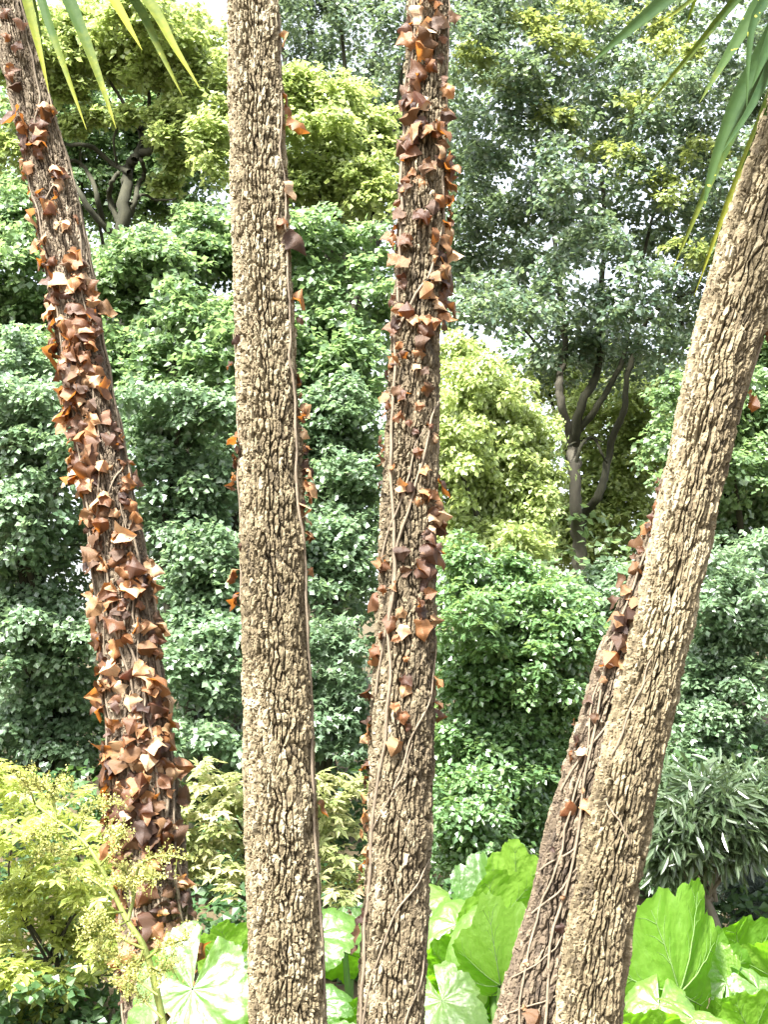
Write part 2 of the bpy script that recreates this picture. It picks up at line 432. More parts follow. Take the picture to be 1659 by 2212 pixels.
# blades: strap leaves with a folded midrib
def blade_geo(pts, width, twist=0.0, n=14, facing=(0, -1, .25), tone=(0.3, 0.9)):
    P = spline(pts, n)
    T = unit(np.gradient(P, axis=0))
    f = np.array(facing, float)
    side = unit(np.cross(T, f)); nrm = np.cross(side, T)
    t = np.linspace(0, 1, n)
    w = width * np.minimum(1, np.minimum(0.35 + t * 2.2, ((1 - t) / 0.55) ** 0.8)) / 2
    w = np.maximum(w, 0.0006)
    a = twist * t
    S = side * np.cos(a)[:, None] + nrm * np.sin(a)[:, None]; N = nrm * np.cos(a)[:, None] - side * np.sin(a)[:, None]
    rows = [P - S * w[:, None] + N * (w * .22)[:, None], P - S * (w * .5)[:, None] + N * (w * .05)[:, None], P - N * (w * .12)[:, None],
            P + S * (w * .5)[:, None] + N * (w * .05)[:, None], P + S * w[:, None] + N * (w * .22)[:, None]]
    V = np.stack(rows, 1).reshape(-1, 3)
    i = np.arange(n - 1)[:, None] * 5 + np.arange(4)[None, :]
    F = np.stack([i, i + 1, i + 6, i + 5], -1).reshape(-1, 4)
    tn = np.repeat(np.interp(t, [0, .55, 1], [tone[0], (tone[0] + tone[1]) / 2, tone[1]]), 5)
    return V, F, tn
def frame_blades(t, specs, Yb):
    for uv, wpx, dY, tone, tw in specs:
        m = len(uv)
        pts = [pix(u, v, Yb + dY * k / (m - 1)) for k, (u, v) in enumerate(uv)]
        V, F, tn = blade_geo(pts, .85 * wpx * mpp(0, Yb), tw, tone=tone)
        link('leaf_blade', mesh_np('leaf_blade', V, F, M['blade'], True, {'tone': tn}), t)
frame_blades(c1, [
    ([(-10, -330), (22, -150), (62, 20), (84, 110), (105, 202)], 26, -.25, (.6, 1.0), .5),
    ([(0, -330), (40, -180), (92, 10), (140, 150), (186, 280)], 24, -.35, (.15, 1.0), -.4),
    ([(5, -330), (70, -180), (152, 10), (205, 145), (250, 278)], 36, -.3, (.2, .95), .3),
    ([(10, -335), (120, -190), (244, 0), (278, 60), (306, 108)], 26, -.45, (.7, 1.25), .4),
    ([(12, -340), (150, -190), (290, 0), (345, 110), (394, 208)], 26, -.2, (.3, .9), -.3),
    ([(14, -340), (170, -190), (318, 0), (375, 100), (432, 192)], 32, -.4, (.5, 1.0), .3),
    ([(-20, -330), (-30, -200), (-40, -90), (-45, 20), (-46, 110)], 26, -.2, (.3, .9), .3)], 3.95)
frame_blades(c4, [
    ([(1870, -290), (1660, -170), (1470, -25), (1360, 65), (1268, 143)], 44, -.1, (.05, .45), .3),
    ([(1870, -280), (1720, -140), (1590, 0), (1490, 120), (1388, 242)], 27, .3, (.35, .8), .4),
    ([(1872, -280), (1750, -150), (1655, -10), (1580, 110), (1512, 222)], 48, -.1, (.0, .75), -.3),
    ([(1874, -270), (1760, -120), (1660, 90), (1585, 230), (1535, 380), (1522, 450)], 40, -.25, (.05, .6), .3),
    ([(1874, -270), (1780, -120), (1680, 80), (1600, 240), (1545, 340)], 44, -.15, (.0, .3), -.4),
    ([(1876, -260), (1740, -110), (1640, 20), (1618, 120), (1614, 238)], 24, -.3, (.1, .4), .3),
    ([(1876, -250), (1760, -60), (1640, 170), (1540, 380), (1450, 590)], 38, -.05, (.1, .85), .5),
    ([(1876, -250), (1780, -60), (1690, 150), (1580, 420), (1500, 640)], 32, .15, (.2, 1.1), .3),
    ([(1878, -270), (1770, -140), (1700, 0), (1655, 110), (1625, 190)], 40, -.35, (.0, .4), .2),
    ([(1878, -270), (1790, -100), (1705, 60), (1630, 220), (1560, 330)], 34, -.4, (.0, .3), -.2), ([(1870, -290), (1700, -190), (1560, -60), (1470, 20), (1400, 60)], 20, .2, (.4, .9), .3),
    ([(1878, -260), (1790, -80), (1720, 100), (1650, 260), (1600, 370)], 26, .1, (.1, .5), .4)], 2.9)
def crown_blades(t, top, n, seed, zlo=-0.5, avoid=None):
    r = np.random.default_rng(seed)
    parts, tones, o = [], [], 0
    for k in range(n):
        az = k * 2.39996 + r.random() * .4
        el = R_(r.uniform(-35, 80))
        d = np.array((math.cos(az) * math.cos(el), math.sin(az) * math.cos(el), math.sin(el)))
        L = r.uniform(.55, .85)
        if avoid is not None and d @ avoid > 0.0 and el < 1.0: continue
        p0 = np.array(top) + d * 0.03
        pts = [p0, p0 + d * L * .4 + (0, 0, .02), p0 + d * L * .75 - (0, 0, .06 + .10 * math.cos(el)), p0 + d * L * .95 - (0, 0, .12 + .30 * math.cos(el))]
        V, F, tn = blade_geo(pts, r.uniform(.035, .05), r.uniform(-.5, .5), 9, facing=(d[1] * .3, -d[0] * .3, 1), tone=(r.uniform(0, .4), r.uniform(.4, .9)))
        parts.append((V, F)); tones.append(tn)
    V, F = join(parts)
    link('crown', mesh_np('crown', V, F, M['blade'], True, {'tone': np.concatenate(tones)}), t, kind='stuff')
crown_blades(c1, T1.top, 40, 3, avoid=unit(np.array((.8, -.6, 0))))
crown_blades(c2, T2.top, 34, 4)
crown_blades(c3, T3.top, 34, 5)
crown_blades(c4, T4.top, 40, 6, avoid=unit(np.array((-.8, -.6, 0))))

# ------------------------------------------------------------------ ivy: stems and dead leaves
def ivy_leaf_mesh(seed, mat):
    r = np.random.default_rng(seed)
    half = [(0, 0), (.14, .12), (.34, .14), (.48, .0), (.44, -.13), (.62, -.30), (.42, -.46), (.26, -.70), (0, -1.0)]
    mid = [(0, 0), (0, .0), (0, -.06), (0, -.14), (0, -.25), (0, -.40), (0, -.58), (0, -.78), (0, -1.0)]
    fold, curl, cup, tw = r.uniform(-.1, .7), r.uniform(-.5, 1.5), r.uniform(-.9, .9), r.uniform(-.9, .9)
    V, F = [], []
    def P(x, y):
        z = -fold * abs(x) + curl * (y ** 2) * .5 * (-1) + cup * x * x * 1.3 + tw * x * y
        z += .11 * math.sin(6 * x + seed) + .09 * math.sin(8 * y + 2 * seed) + .05 * math.sin(13 * x + 9 * y + seed)
        return (x, y, z)
    asym = r.uniform(.85, 1.15)
    for sgn in (-1, 1):
        o = len(V)
        for (hx, hy), (mx, my) in zip(half, mid):
            j = r.uniform(.88, 1.12)
            hx2 = hx * j * (asym if sgn > 0 else 1 / asym)
            V += [P(mx, my), P(sgn * hx2 * .55, (hy * .55 + my * .45)), P(sgn * hx2, hy * (1 if hy > -.9 else 1))]
        for k in range(len(half) - 1):
            for c in range(2):
                q = [o + k * 3 + c, o + k * 3 + c + 1, o + (k + 1) * 3 + c + 1, o + (k + 1) * 3 + c]
                F.append(q if sgn > 0 else q[::-1])
    V = np.array(V)
    pt = [(0, 0, 0), (.03, .22, -.12), (.0, .40, -.42)]
    tv, tf = tube(spline(pt, 4), [.018, .022], 4)
    V2 = np.vstack([V, tv]); F2 = np.vstack([np.array(F), tf + len(V)])
    return mesh_np('ivy_leaf', V2, F2, M[mat], True)
IVY = [ivy_leaf_mesh(100 + k, 'ivy') for k in range(16)]
IVYD = [ivy_leaf_mesh(200 + k, 'ivy_dark') for k in range(16)]
def place_leaf(parent, T, row, th, size, r, lift=None, yaw=None, off=None, dark=.35):
    p, n, t = T.at(row, th, 0.006)
    lift = r.uniform(.05, 1.0) if lift is None else lift       # radians, how far the tip stands off
    yaw = r.normal(0, 1.0) if yaw is None else yaw
    b = np.cross(t, n)
    down = -t * math.cos(yaw) + b * math.sin(yaw)
    tip = unit(down * math.cos(lift) + n * math.sin(lift))
    up = unit(n * math.cos(lift) - down * math.sin(lift) + b * r.normal(0, .35) + 0)
    yax = -tip; xax = unit(np.cross(yax, up)); zax = np.cross(xax, yax)
    pos = p + n * ((r.uniform(.001, .014)) if off is None else off)
    o = bpy.data.objects.new('leaf', (IVYD if r.random() < dark else IVY)[r.integers(len(IVY))])
    col.objects.link(o)
    o.parent = parent
    o.matrix_parent_inverse = Matrix.Translation(-parent.location)
    s = size
    o.matrix_basis = Matrix([[xax[0] * s, yax[0] * s, zax[0] * s, pos[0]], [xax[1] * s, yax[1] * s, zax[1] * s, pos[1]], [xax[2] * s, yax[2] * s, zax[2] * s, pos[2]], [0, 0, 0, 1]])
    return o
def stem(parent, T, pts, rad, seed, wob=.24):
    """pts: (v, theta); clings to the bark"""
    r = np.random.default_rng(seed)
    rows = [T.row_at_v(v) for v, _ in pts]
    n = max(12, int(abs(rows[-1] - rows[0]) / 9) + 6)
    rr = np.interp(np.linspace(0, 1, n), np.linspace(0, 1, len(pts)), rows)
    tt = np.interp(np.linspace(0, 1, n), np.linspace(0, 1, len(pts)), [t for _, t in pts])
    w = np.cumsum(r.normal(0, wob * .35, n)); w -= np.linspace(w[0], w[-1], n)
    tt = tt + w
    P = np.array([T.at(a, b, rad * .5 + r.uniform(0, .003))[0] for a, b in zip(rr, tt)])
    ker = np.array([.25, .5, .25])
    for k in range(3): P[1:-1, k] = np.convolve(P[:, k], ker, 'valid')
    V, F = tube(P, [rad, rad * .9, rad * .55], 6, seed, .25)
    link('stem', mesh_np('stem', V, F, M['stem'], True), parent)
def ivy(T, label, stems, scatter, picks, seed, dark=.4):
    t = thing('ivy_vine', T.base + T.N[0] * .05, label, 'ivy', 'dead ivy on the cordyline trunks')
    r = np.random.default_rng(seed)
    for k, (pts, rad) in enumerate(stems): stem(t, T, pts, rad, seed * 50 + k)
    n = 0
    for v0, v1, th0, th1, cnt, s0, s1 in scatter:
        for k in range(cnt):
            v = v0 + (v1 - v0) * (k + r.random()) / cnt
            th = r.uniform(th0, th1)
            row = T.row_at_v(v)
            lift = r.uniform(-.05, .75) if abs(th) < 1.0 else r.uniform(.0, .9)
            place_leaf(t, T, row, th, r.uniform(s0 * .60, s1 * .95) * mpp(v, T.P[row, 1]), r, lift, dark=dark); n += 1
    for v, th, s, lift, yaw in picks:
        row = T.row_at_v(v)
        place_leaf(t, T, row, th, s * .9 * mpp(v, T.P[row, 1]), r, lift * .8, yaw, dark=dark * .5); n += 1
    return n
EDGE = 1.35
ivy(T1, 'orange and brown dead ivy clinging to the upper half of the slim curved trunk', [
    ([(2200, 1.1), (1700, 1.0), (1200, 1.15), (900, 1.25), (500, 1.3), (0, 1.2)], .0062), ([(2200, .9), (1600, 1.2), (1300, 1.0), (1050, 1.3), (700, 1.45), (300, 1.3)], .005),
    ([(2200, .2), (1500, .4), (1150, .1), (850, .7), (500, 1.1)], .0045), ([(2200, -.5), (1700, -.9), (1200, -.6), (700, -.9), (300, -.8)], .005),
    ([(1100, .0), (1040, .7), (1010, 1.3)], .0035), ([(480, -.6), (430, .1), (395, 1.1)], .004), ([(2100, -1.2), (1500, -1.3), (900, -1.1), (500, -1.2)], .0045),
    ([(300, .1), (200, .5), (60, 1.1)], .0042)],
    [(250, 300, -1.2, 1.3, 9, 30, 48), (300, 560, -1.4, .9, 17, 26, 44), (560, 700, -1.3, 1.3, 17, 28, 48), (700, 900, -1.5, 1.2, 38, 30, 50), (900, 1050, -1.5, -.1, 18, 32, 56),
     (900, 1050, .6, 1.5, 7, 26, 40), (20, 220, -.6, 1.4, 6, 24, 36), (300, 560, -1.4, 1.2, 12, 22, 40), (560, 1050, -1.5, .9, 50, 24, 46)],
    [(1040, 1.5, 40, 1.2, .9), (880, -1.45, 52, 1.2, -1.0), (250, -.7, 56, .9, -.2), (740, -1.35, 60, .6, -.2), (690, .9, 50, .5, .2)], 5, .15)
ivy(T1, 'thick mat of dark russet dead ivy on the lower half of the slim trunk', [
    ([(2200, .6), (1900, .1), (1600, .5), (1350, .2), (1100, .6)], .0045), ([(2200, -1.0), (1800, -.3), (1500, -.7), (1150, -.2)], .004), ([(2150, 1.3), (1850, .9), (1600, 1.2), (1300, 1.0)], .004)],
    [(1050, 1200, -1.4, 1.2, 34, 26, 44), (1200, 1420, -1.5, 1.5, 56, 28, 48), (1420, 1600, -1.5, 1.4, 54, 28, 48), (1600, 1850, -1.5, 1.4, 88, 30, 52), (1850, 2140, -1.4, 1.4, 62, 28, 50)],
    [(1335, .0, 60, .9, -.5), (1460, .8, 54, .9, .3), (1500, -1.4, 50, 1.1, -.4), (1270, .4, 50, .8, .2), (1960, -.2, 60, .6, .2)], 6, .32)
ivy(T2, 'scattered brown ivy leaves along both edges of the pale upright trunk', [
    ([(2212, 1.5), (1500, 1.5), (1100, 1.38), (820, 1.4), (500, 1.3), (40, 1.4)], .0045), ([(1300, -1.5), (1000, -1.45), (720, -1.4)], .0035), ([(520, 1.35), (505, 1.0), (475, .9)], .0025)],
    [(830, 1180, 1.25, 1.6, 17, 20, 36), (930, 1050, -1.6, -1.3, 6, 20, 34), (1180, 1300, -1.6, -1.4, 4, 20, 36)],
    [(82, 1.45, 30, .7, .3), (205, 1.5, 34, .8, .5), (262, 1.45, 56, .9, .7), (232, 1.5, 28, .9, .9), (405, 1.4, 44, .6, .3), (512, 1.2, 62, .8, .5), (490, .85, 30, .7, -.8), (650, 1.4, 38, 1.2, .9),
     (690, 1.5, 22, 1, .4), (733, -1.0, 24, .9, -.4), (780, -1.55, 22, 1.1, -.9), (1040, 1.45, 48, .9, .4), (1000, 1.5, 40, .8, .5), (1285, -1.5, 46, .8, -.5), (1740, 1.5, 42, .6, .2), (1230, 1.5, 24, .8, .2)], 8)
ivy(T3, 'dead brown ivy with winding pale stems on the dark upright trunk', [
    ([(2212, -1.1), (1800, -1.2), (1200, -1.2), (700, -1.0), (400, -.9), (0, -.9)], .0055), ([(1500, -1.0), (1150, -.1), (900, .9), (860, 1.4)], .0042),
    ([(720, -.7), (640, .1), (560, .7), (480, 1.2)], .0048), ([(2212, -.9), (1960, .1), (1850, 1.3)], .0035), ([(1700, -.2), (1560, .7), (1400, 1.4)], .0034), ([(1250, -1.1), (1060, -.2), (930, .5)], .0036),
    ([(500, -.8), (250, -.7), (0, -.75)], .005), ([(600, 1.0), (300, 1.2), (0, 1.25)], .0045), ([(2212, .4), (2050, .9), (1960, 1.4)], .003), ([(1800, -1.0), (1690, -.3), (1600, .3)], .003)],
    [(0, 200, -.9, 1.2, 22, 30, 50), (200, 420, -1.2, 1.3, 30, 30, 52), (420, 720, -1.3, .9, 34, 24, 42), (380, 480, 1.2, 1.5, 7, 30, 50), (480, 700, 1.1, 1.5, 15, 32, 52),
     (700, 830, -1.4, .4, 14, 24, 38), (830, 1060, -1.4, 1.2, 22, 20, 34), (1040, 1220, .0, 1.45, 20, 28, 50), (1200, 1400, -1.4, .9, 20, 22, 40), (1400, 1600, -1.4, .4, 8, 20, 36),
     (1470, 2060, -1.55, -1.2, 20, 22, 38), (1450, 1560, 1.3, 1.5, 3, 20, 32)],
    [(1185, 1.35, 50, .8, .3), (1215, .5, 44, .7, .2), (1345, .4, 46, .4, .1), (1290, -1.2, 44, .9, -.6), (640, 1.35, 54, .7, .3), (1110, 1.4, 60, .6, .2), (285, .7, 54, .6, .3), (300, -.4, 54, .8, .1)], 9)
ivy(T4B, 'twisted ivy stems and withered leaves on the thinner dark stem of the leaning cordyline', [
    ([(2212, .3), (1800, .1), (1400, -.2), (1100, -.5), (980, -.6)], 0.00360), ([(2212, .9), (1900, .6), (1650, .7), (1450, .4), (1250, -.2)], 0.00315), ([(2212, -.4), (1950, -.8), (1750, -.6), (1500, -.9), (1200, -.8)], 0.00300),
    ([(1980, -1.0), (1900, .1), (1820, .9)], 0.00270), ([(1890, -1.1), (1810, .1), (1730, .8)], 0.00270), ([(1720, -1.1), (1600, -.1), (1480, .6)], 0.00300),
    ([(2120, -1.1), (2000, .3)], 0.00225), ([(2190, -.9), (2130, .4), (2080, .8)], 0.00225), ([(1660, .9), (1560, .3), (1440, .5)], 0.00240), ([(1400, -1.2), (1300, .2), (1220, .6)], 0.00225)],
    [(1020, 1300, -1.4, .3, 20, 20, 36), (1290, 1440, -1.3, .6, 18, 24, 44), (1440, 1720, -1.4, -.2, 10, 18, 30), (1720, 2212, -1.4, .6, 6, 14, 24)],
    [(1400, .1, 46, .8, .5), (1418, -.4, 46, .9, -.3), (1718, .2, 58, .9, .2), (1735, -.5, 40, .6, -.4), (1790, .7, 34, .6, 0), (2165, .0, 44, 1.0, -.3)], 12, .72)
ivy(T4, 'few rusty ivy leaves on the outer edge and face of the thick leaning trunk', [
    ([(1810, .25), (1760, -.3), (1735, -.7)], .003), ([(900, 1.5), (700, 1.45), (560, 1.4)], .004), ([(1640, -.8), (1500, -.5), (1430, -.3)], .003)],
    [(620, 720, 1.3, 1.55, 4, 40, 60), (820, 860, 1.4, 1.6, 2, 30, 44)], [(640, 1.45, 64, .8, .6), (690, 1.5, 54, .6, .2)], 13, .3)

# ------------------------------------------------------------------ foliage
def tmpl(kind):
    if kind == 'oval':      # folded along the midrib
        V = [(0, 0, 0), (.45, .36, .07), (1, 0, -.05), (.45, -.36, .07)]; F = [(0, 2, 1), (0, 3, 2)]
    elif kind == 'lobed':   # broad three-pointed leaf
        V = [(0, 0, 0), (.50, .06, .03), (.32, .56, -.02), (.08, .24, .04), (.08, -.24, .04), (1, 0, -.08), (0, 0, .01), (.32, -.56, -.02), (.50, -.06, .03)]
        F = [(0, 1, 2), (3, 4, 5), (6, 7, 8)]
    elif kind == 'broad':
        V = [(0, 0, 0), (.42, .48, .09), (1, 0, -.06), (.42, -.48, .09)]; F = [(0, 2, 1), (0, 3, 2)]
    elif kind == 'palm':    # finger-lobed maple leaf
        V, F = [(0, 0, 0)], []
        for a, l in ((-1.9, .50), (-1.0, .8), (0, 1.0), (1.0, .8), (1.9, .50)):
            o = len(V)
            for da, rr, z in ((-.40, .52, .03), (0, 1, -.12), (.40, .52, .03)):
                V.append((math.cos(a + da) * rr * l, math.sin(a + da) * rr * l, z * l))
            F += [(0, o, o + 1), (0, o + 1, o + 2)]
    elif kind == 'lance':
        V = [(0, 0, 0), (.35, .10, .02), (.75, .08, -.02), (1, 0, -.08), (.75, -.08, -.02), (.35, -.10, .02)]
        F = [(0, 2, 1), (0, 3, 2), (0, 4, 3), (0, 5, 4)]
    elif kind == 'needle':
        V = [(0, -.06, 0), (1, 0, 0), (0, .06, .02)]; F = [(0, 1, 2)]
    return np.array(V, float), np.array(F, int)

def leaf_frames(clumps, L, layers, seed, spray=7, flat=.8, droop=.25, shell=.35, lf=.3, nj=.42, hide=True, lumpy=.3, sub=34):
    """clumps: (centre, radii). Returns base, dir, side, normal, length, tone of every leaf"""
    r = np.random.default_rng(seed)
    out = []
    subs = []
    for c, rad in clumps:
        c = np.array(c); rad = np.array(rad)
        subs.append((c, rad * .80, r.random(), .65))
        rm = rad.mean()
        for z in range(sub):
            dd = unit(r.normal(size=3) + np.array((0, -.45, .2)))
            f = r.uniform(.12, .34)
            subs.append((c + dd * rad * r.uniform(.6, 1.38), rm * f * np.array((1.35, 1.15, r.uniform(.35, .75))), r.random(), 1.2))
    for c, rad, ct, dens in subs:
        area = 2 * math.pi * ((rad[0] * rad[2]) + (rad[0] * rad[1]) + (rad[1] * rad[2])) / 3 * 1.15
        ns = max(3, int(.52 * dens * layers * area / (lf * L * L) / spray))
        d = unit(r.normal(size=(ns * 4, 3)))
        keep = np.clip(.62 - .55 * d[:, 1], .10, 1) * np.clip(.80 + .5 * d[:, 2], .25, 1) if hide else np.ones(len(d))
        d = d[r.random(len(d)) < keep][:ns]
        ns = len(d)
        ph = r.random(6) * 6.28
        bump = (np.sin(d[:, 0] * 5 + ph[0]) + np.sin(d[:, 2] * 6 + ph[1]) + np.sin(d[:, 1] * 5 + ph[2]) + np.sin((d[:, 0] + d[:, 2]) * 9 + ph[3]) + np.sin((d[:, 0] - d[:, 2]) * 11 + ph[4])) / 5
        rr = (1 + lumpy * bump) * (1 - shell * r.random(ns) ** 1.6) * np.where(r.random(ns) < .16, r.uniform(1.05, 1.65, ns), 1)
        p = c + d * rad * rr[:, None]
        n = unit(d * .7 + np.array((0, 0, flat)) + r.normal(0, .28, (ns, 3)))
        st = r.random(ns)
        # leaves of every spray
        P = np.repeat(p, spray, 0); N = np.repeat(n, spray, 0); k = len(P)
        a = unit(np.cross(N, r.normal(size=(k, 3))))
        D = unit(a + N * r.normal(0, .15, (k, 1)) + np.array((0, 0, -droop)) * r.random((k, 1)))
        Ls = L * r.uniform(.65, 1.2, k)
        B = P + a * (Ls * r.uniform(0, 1.25, k))[:, None] + N * (Ls * r.normal(0, .35, k))[:, None]
        m = unit(N + r.normal(0, nj, (k, 3)))
        S = unit(np.cross(m, D)); m = np.cross(D, S)
        tone = np.clip(.35 * ct + .30 * np.repeat(st, spray) + .45 * r.random(k) - .05, 0, 1)
        out.append((B, D, S, m, Ls, tone))
    return [np.concatenate([o[q] for o in out]) for q in range(6)]
def leaf_mesh(name, fr, kind, mat):
    B, D, S, m, Ls, tone = fr
    TV, TFc = tmpl(kind)
    V = B[:, None, :] + Ls[:, None, None] * (TV[None, :, 0:1] * D[:, None, :] + TV[None, :, 1:2] * S[:, None, :] + TV[None, :, 2:3] * m[:, None, :])
    k = len(TV)
    F = (TFc[None] + (np.arange(len(B)) * k)[:, None, None]).reshape(-1, 3)
    return mesh_np(name, V.reshape(-1, 3), F, mat, False, {'tone': np.repeat(tone, k)})
NLEAF = [0]
def clump(u, v, ru, rv, Y, ry=None):
    s = mpp(v, Y)
    return (pix(u, v, Y), np.array((ru * s, (ry * s if ry else .8 * ru * s), rv * s)))
def limb(parent, pts, r0, r1, mat, seed, name='branch', n=None, wig=0.04):
    P = spline(pts, n or max(8, len(pts) * 5))
    r = np.random.default_rng(seed)
    P[1:-1] += r.normal(0, wig * r0, (len(P) - 2, 3))
    V, F = tube(P, [r0, (r0 + r1) / 2, r1], 9, seed, .25)
    return link(name, mesh_np(name, V, F, mat, True), parent)
def tree(name, label, cat, clumps, L, kind, mat, layers, seed, base=None, trunk_r=.12, limb_mat='limb_dark', group=None, limbs=True, pick=0, fill=1.0, **kw):
    """a plant with its own trunk, branches into every clump, and a crown of real leaves"""
    cs = np.array([c for c, _ in clumps]); cen = cs.mean(0)
    if base is None:
        base = np.array((cen[0], cen[1] + .1, 0.0))
    base = np.array((base[0], base[1], float(ground_z(base[0], base[1])) - .03))
    t = thing(name, base, label, cat, group)
    if limbs:
        low = cs[:, 2].min(); fork = np.array((cen[0] * .6 + base[0] * .4, cen[1] + .15, max(base[2] + .25, base[2] + (cen[2] - base[2]) * .55)))
        limb(t, [base, base * .5 + fork * .5 + (rng.normal(0, .05), 0, 0), fork, fork * .4 + cen * .6], trunk_r, trunk_r * .5, M[limb_mat], seed, 'trunk')
        for q, (c, rad) in enumerate(clumps):
            if q % 2 and len(clumps) > 8: continue
            mid = fork * .5 + c * .5 + np.array((rng.normal(0, .1), rng.normal(0, .1), .12 * rad[2]))
            limb(t, [fork + (rng.normal(0, .03), 0, -.05), mid, c + (0, .2 * rad[1], 0)], trunk_r * .42, trunk_r * .12, M[limb_mat], seed + q, n=10)
    if fill:                                     # boughs between the main masses
        rf = np.random.default_rng(seed + 500); more = []
        for q in range(int(len(clumps) * fill)):
            a = rf.integers(len(clumps)); dd = np.linalg.norm(cs - cs[a], axis=1)
            b2 = np.argsort(dd)[min(len(clumps) - 1, rf.integers(1, 5))]
            w = rf.uniform(.3, .7); ra = clumps[a][1] * w + clumps[b2][1] * (1 - w)
            more.append((cs[a] * w + cs[b2] * (1 - w) + rf.normal(0, .35, 3) * ra * (1, .6, 1), ra * rf.uniform(.45, .8)))
        clumps = list(clumps) + more
    fr = leaf_frames(clumps, L, layers, seed, **kw)
    if pick:                                     # the leaves that show largest are objects of their own
        ok = np.argsort(fr[0][:, 1] - .3 * fr[2 + 1][:, 2] + np.random.default_rng(seed).random(len(fr[0])) * .6)[:pick]
        TV, TFc = tmpl(kind)
        shared = []
        for q in range(5):
            shared.append(mesh_np('leaf', TV, TFc, mat, False, {'tone': np.full(len(TV), .25 + .17 * q)}))
        for q in ok:
            B, D, S, m, Ls, tn = [f[q] for f in fr]
            o = bpy.data.objects.new('leaf', shared[int(q) % 5]); col.objects.link(o); o.parent = t
            o.matrix_parent_inverse = Matrix.Translation(-t.location)
            o.matrix_basis = Matrix([[D[a] * Ls, S[a] * Ls, m[a] * Ls, B[a]] for a in range(3)] + [[0, 0, 0, 1]])
        msk = np.ones(len(fr[0]), bool); msk[ok] = False
        fr = [f[msk] for f in fr]
    NLEAF[0] += len(fr[0])
    link('crown', leaf_mesh('crown', fr, kind, mat), t, kind='stuff')
    return t
def C(lst, Y, jy=.5, seed=0, ry=None):
    r = np.random.default_rng(seed)
    return [clump(u, v, a, b, Y + r.uniform(-jy, jy), ry) for u, v, a, b in lst]

# tree with dark spreading limbs under a light green dome
ta = tree('spreading_tree', 'light green domed tree whose dark mossy limbs fork under the crown', 'tree',
          C([(50, 130, 110, 70), (170, 90, 120, 70), (300, 75, 120, 65), (400, 130, 90, 75), (450, 220, 60, 80), (100, 150, 80, 34), (250, 125, 110, 36), (380, 150, 75, 36),
             (40, 330, 50, 60), (460, 330, 45, 70), (250, 115, 130, 55), (205, 255, 26, 8), (350, 255, 28, 9), (350, 405, 28, 8)], 12.9, .6, 1), .07, 'broad', M['f_lime'], 3.0, 21, base=pix(262, 800, 13.0)[:2], limbs=False)
def px_limb(t, uv, Y, w0, w1, mat, seed, name='branch'):
    limb(t, [pix(u, v, Y + .15 * math.sin(k * 1.7 + seed)) for k, (u, v) in enumerate(uv)], w0 / 2 * mpp(uv[0][1], Y), w1 / 2 * mpp(uv[0][1], Y), M[mat], seed, name, wig=.12)
px_limb(ta, [(262, 800), (262, 600), (263, 475), (272, 405), (277, 362), (292, 340), (325, 322), (352, 316), (380, 308)], 13.0, 34, 12, 'limb_dark', 1, 'trunk')
for q, (uv, a, b) in enumerate([
    ([(290, 345), (306, 305), (300, 275), (282, 250), (262, 215), (230, 170)], 15, 6), ([(277, 372), (245, 355), (205, 322), (175, 312), (145, 312), (100, 300)], 12, 7),
    ([(255, 480), (236, 430), (240, 395), (256, 372)], 14, 9), ([(262, 520), (215, 480), (175, 425), (150, 380), (120, 350)], 16, 9), ([(220, 480), (210, 430), (196, 385), (175, 355), (140, 342)], 13, 7),
    ([(280, 470), (292, 430), (298, 400), (312, 375), (306, 350), (296, 340)], 12, 8), ([(282, 440), (310, 420), (335, 432), (380, 430)], 8, 4), ([(325, 322), (332, 295), (322, 250), (318, 190), (300, 130)], 13, 5),
    ([(300, 280), (330, 240), (345, 190), (360, 120)], 8, 4), ([(352, 316), (385, 280), (400, 230), (410, 170)], 9, 4), ([(252, 360), (245, 300), (258, 260), (235, 215)], 7, 3)]):
    px_limb(ta, uv, 13.0, a, b, 'limb_dark', 30 + q)

tree('background_tree', 'mid green tree seen through the dark forked limbs of the domed tree', 'tree',
     C([(150, 330, 80, 60), (250, 290, 80, 60), (340, 350, 80, 60), (410, 290, 60, 60), (200, 420, 90, 60), (310, 440, 90, 50), (90, 260, 70, 60), (410, 400, 60, 60), (60, 420, 70, 60), (330, 230, 70, 50), (170, 220, 70, 50)], 16, .5, 40), .075, 'broad', M['f_mid'], 2.2, 62, trunk_r=.12)
tb = tree('rounded_tree', 'yellow green rounded tree behind the bare trunk and its darker hollow side', 'tree',
          C([(640, 200, 50, 60), (700, 235, 75, 60), (770, 280, 85, 60), (680, 320, 100, 60), (800, 350, 60, 60), (740, 390, 90, 50), (650, 410, 70, 50), (810, 440, 50, 50)], 15, .7, 2), .08, 'broad', M['f_lime'], 2.8, 22, trunk_r=.16)
tc = tree('broadleaf_tree', 'tall fresh green tree in drooping leafy tiers behind the two trunks', 'tree',
          C([(640, 505, 85, 50), (730, 560, 100, 70), (560, 590, 110, 80), (440, 500, 70, 40), (350, 575, 95, 46), (250, 600, 90, 46), (400, 600, 110, 70), (760, 660, 100, 70),
             (640, 680, 110, 70), (560, 760, 130, 80), (430, 740, 130, 70), (300, 670, 110, 60), (690, 800, 110, 80), (310, 790, 110, 60), (430, 860, 110, 60), (300, 880, 100, 55), (520, 900, 100, 60), (420, 940, 110, 50)], 11, .7, 3) + C([(225, 790, 50, 90), (335, 840, 55, 100), (470, 800, 60, 110), (700, 850, 60, 100), (760, 790, 50, 90), (400, 690, 60, 70)], 9.9, .3, 41), .064, 'broad', M['f_mid'], 2.8, 23, lf=.4, trunk_r=.17)
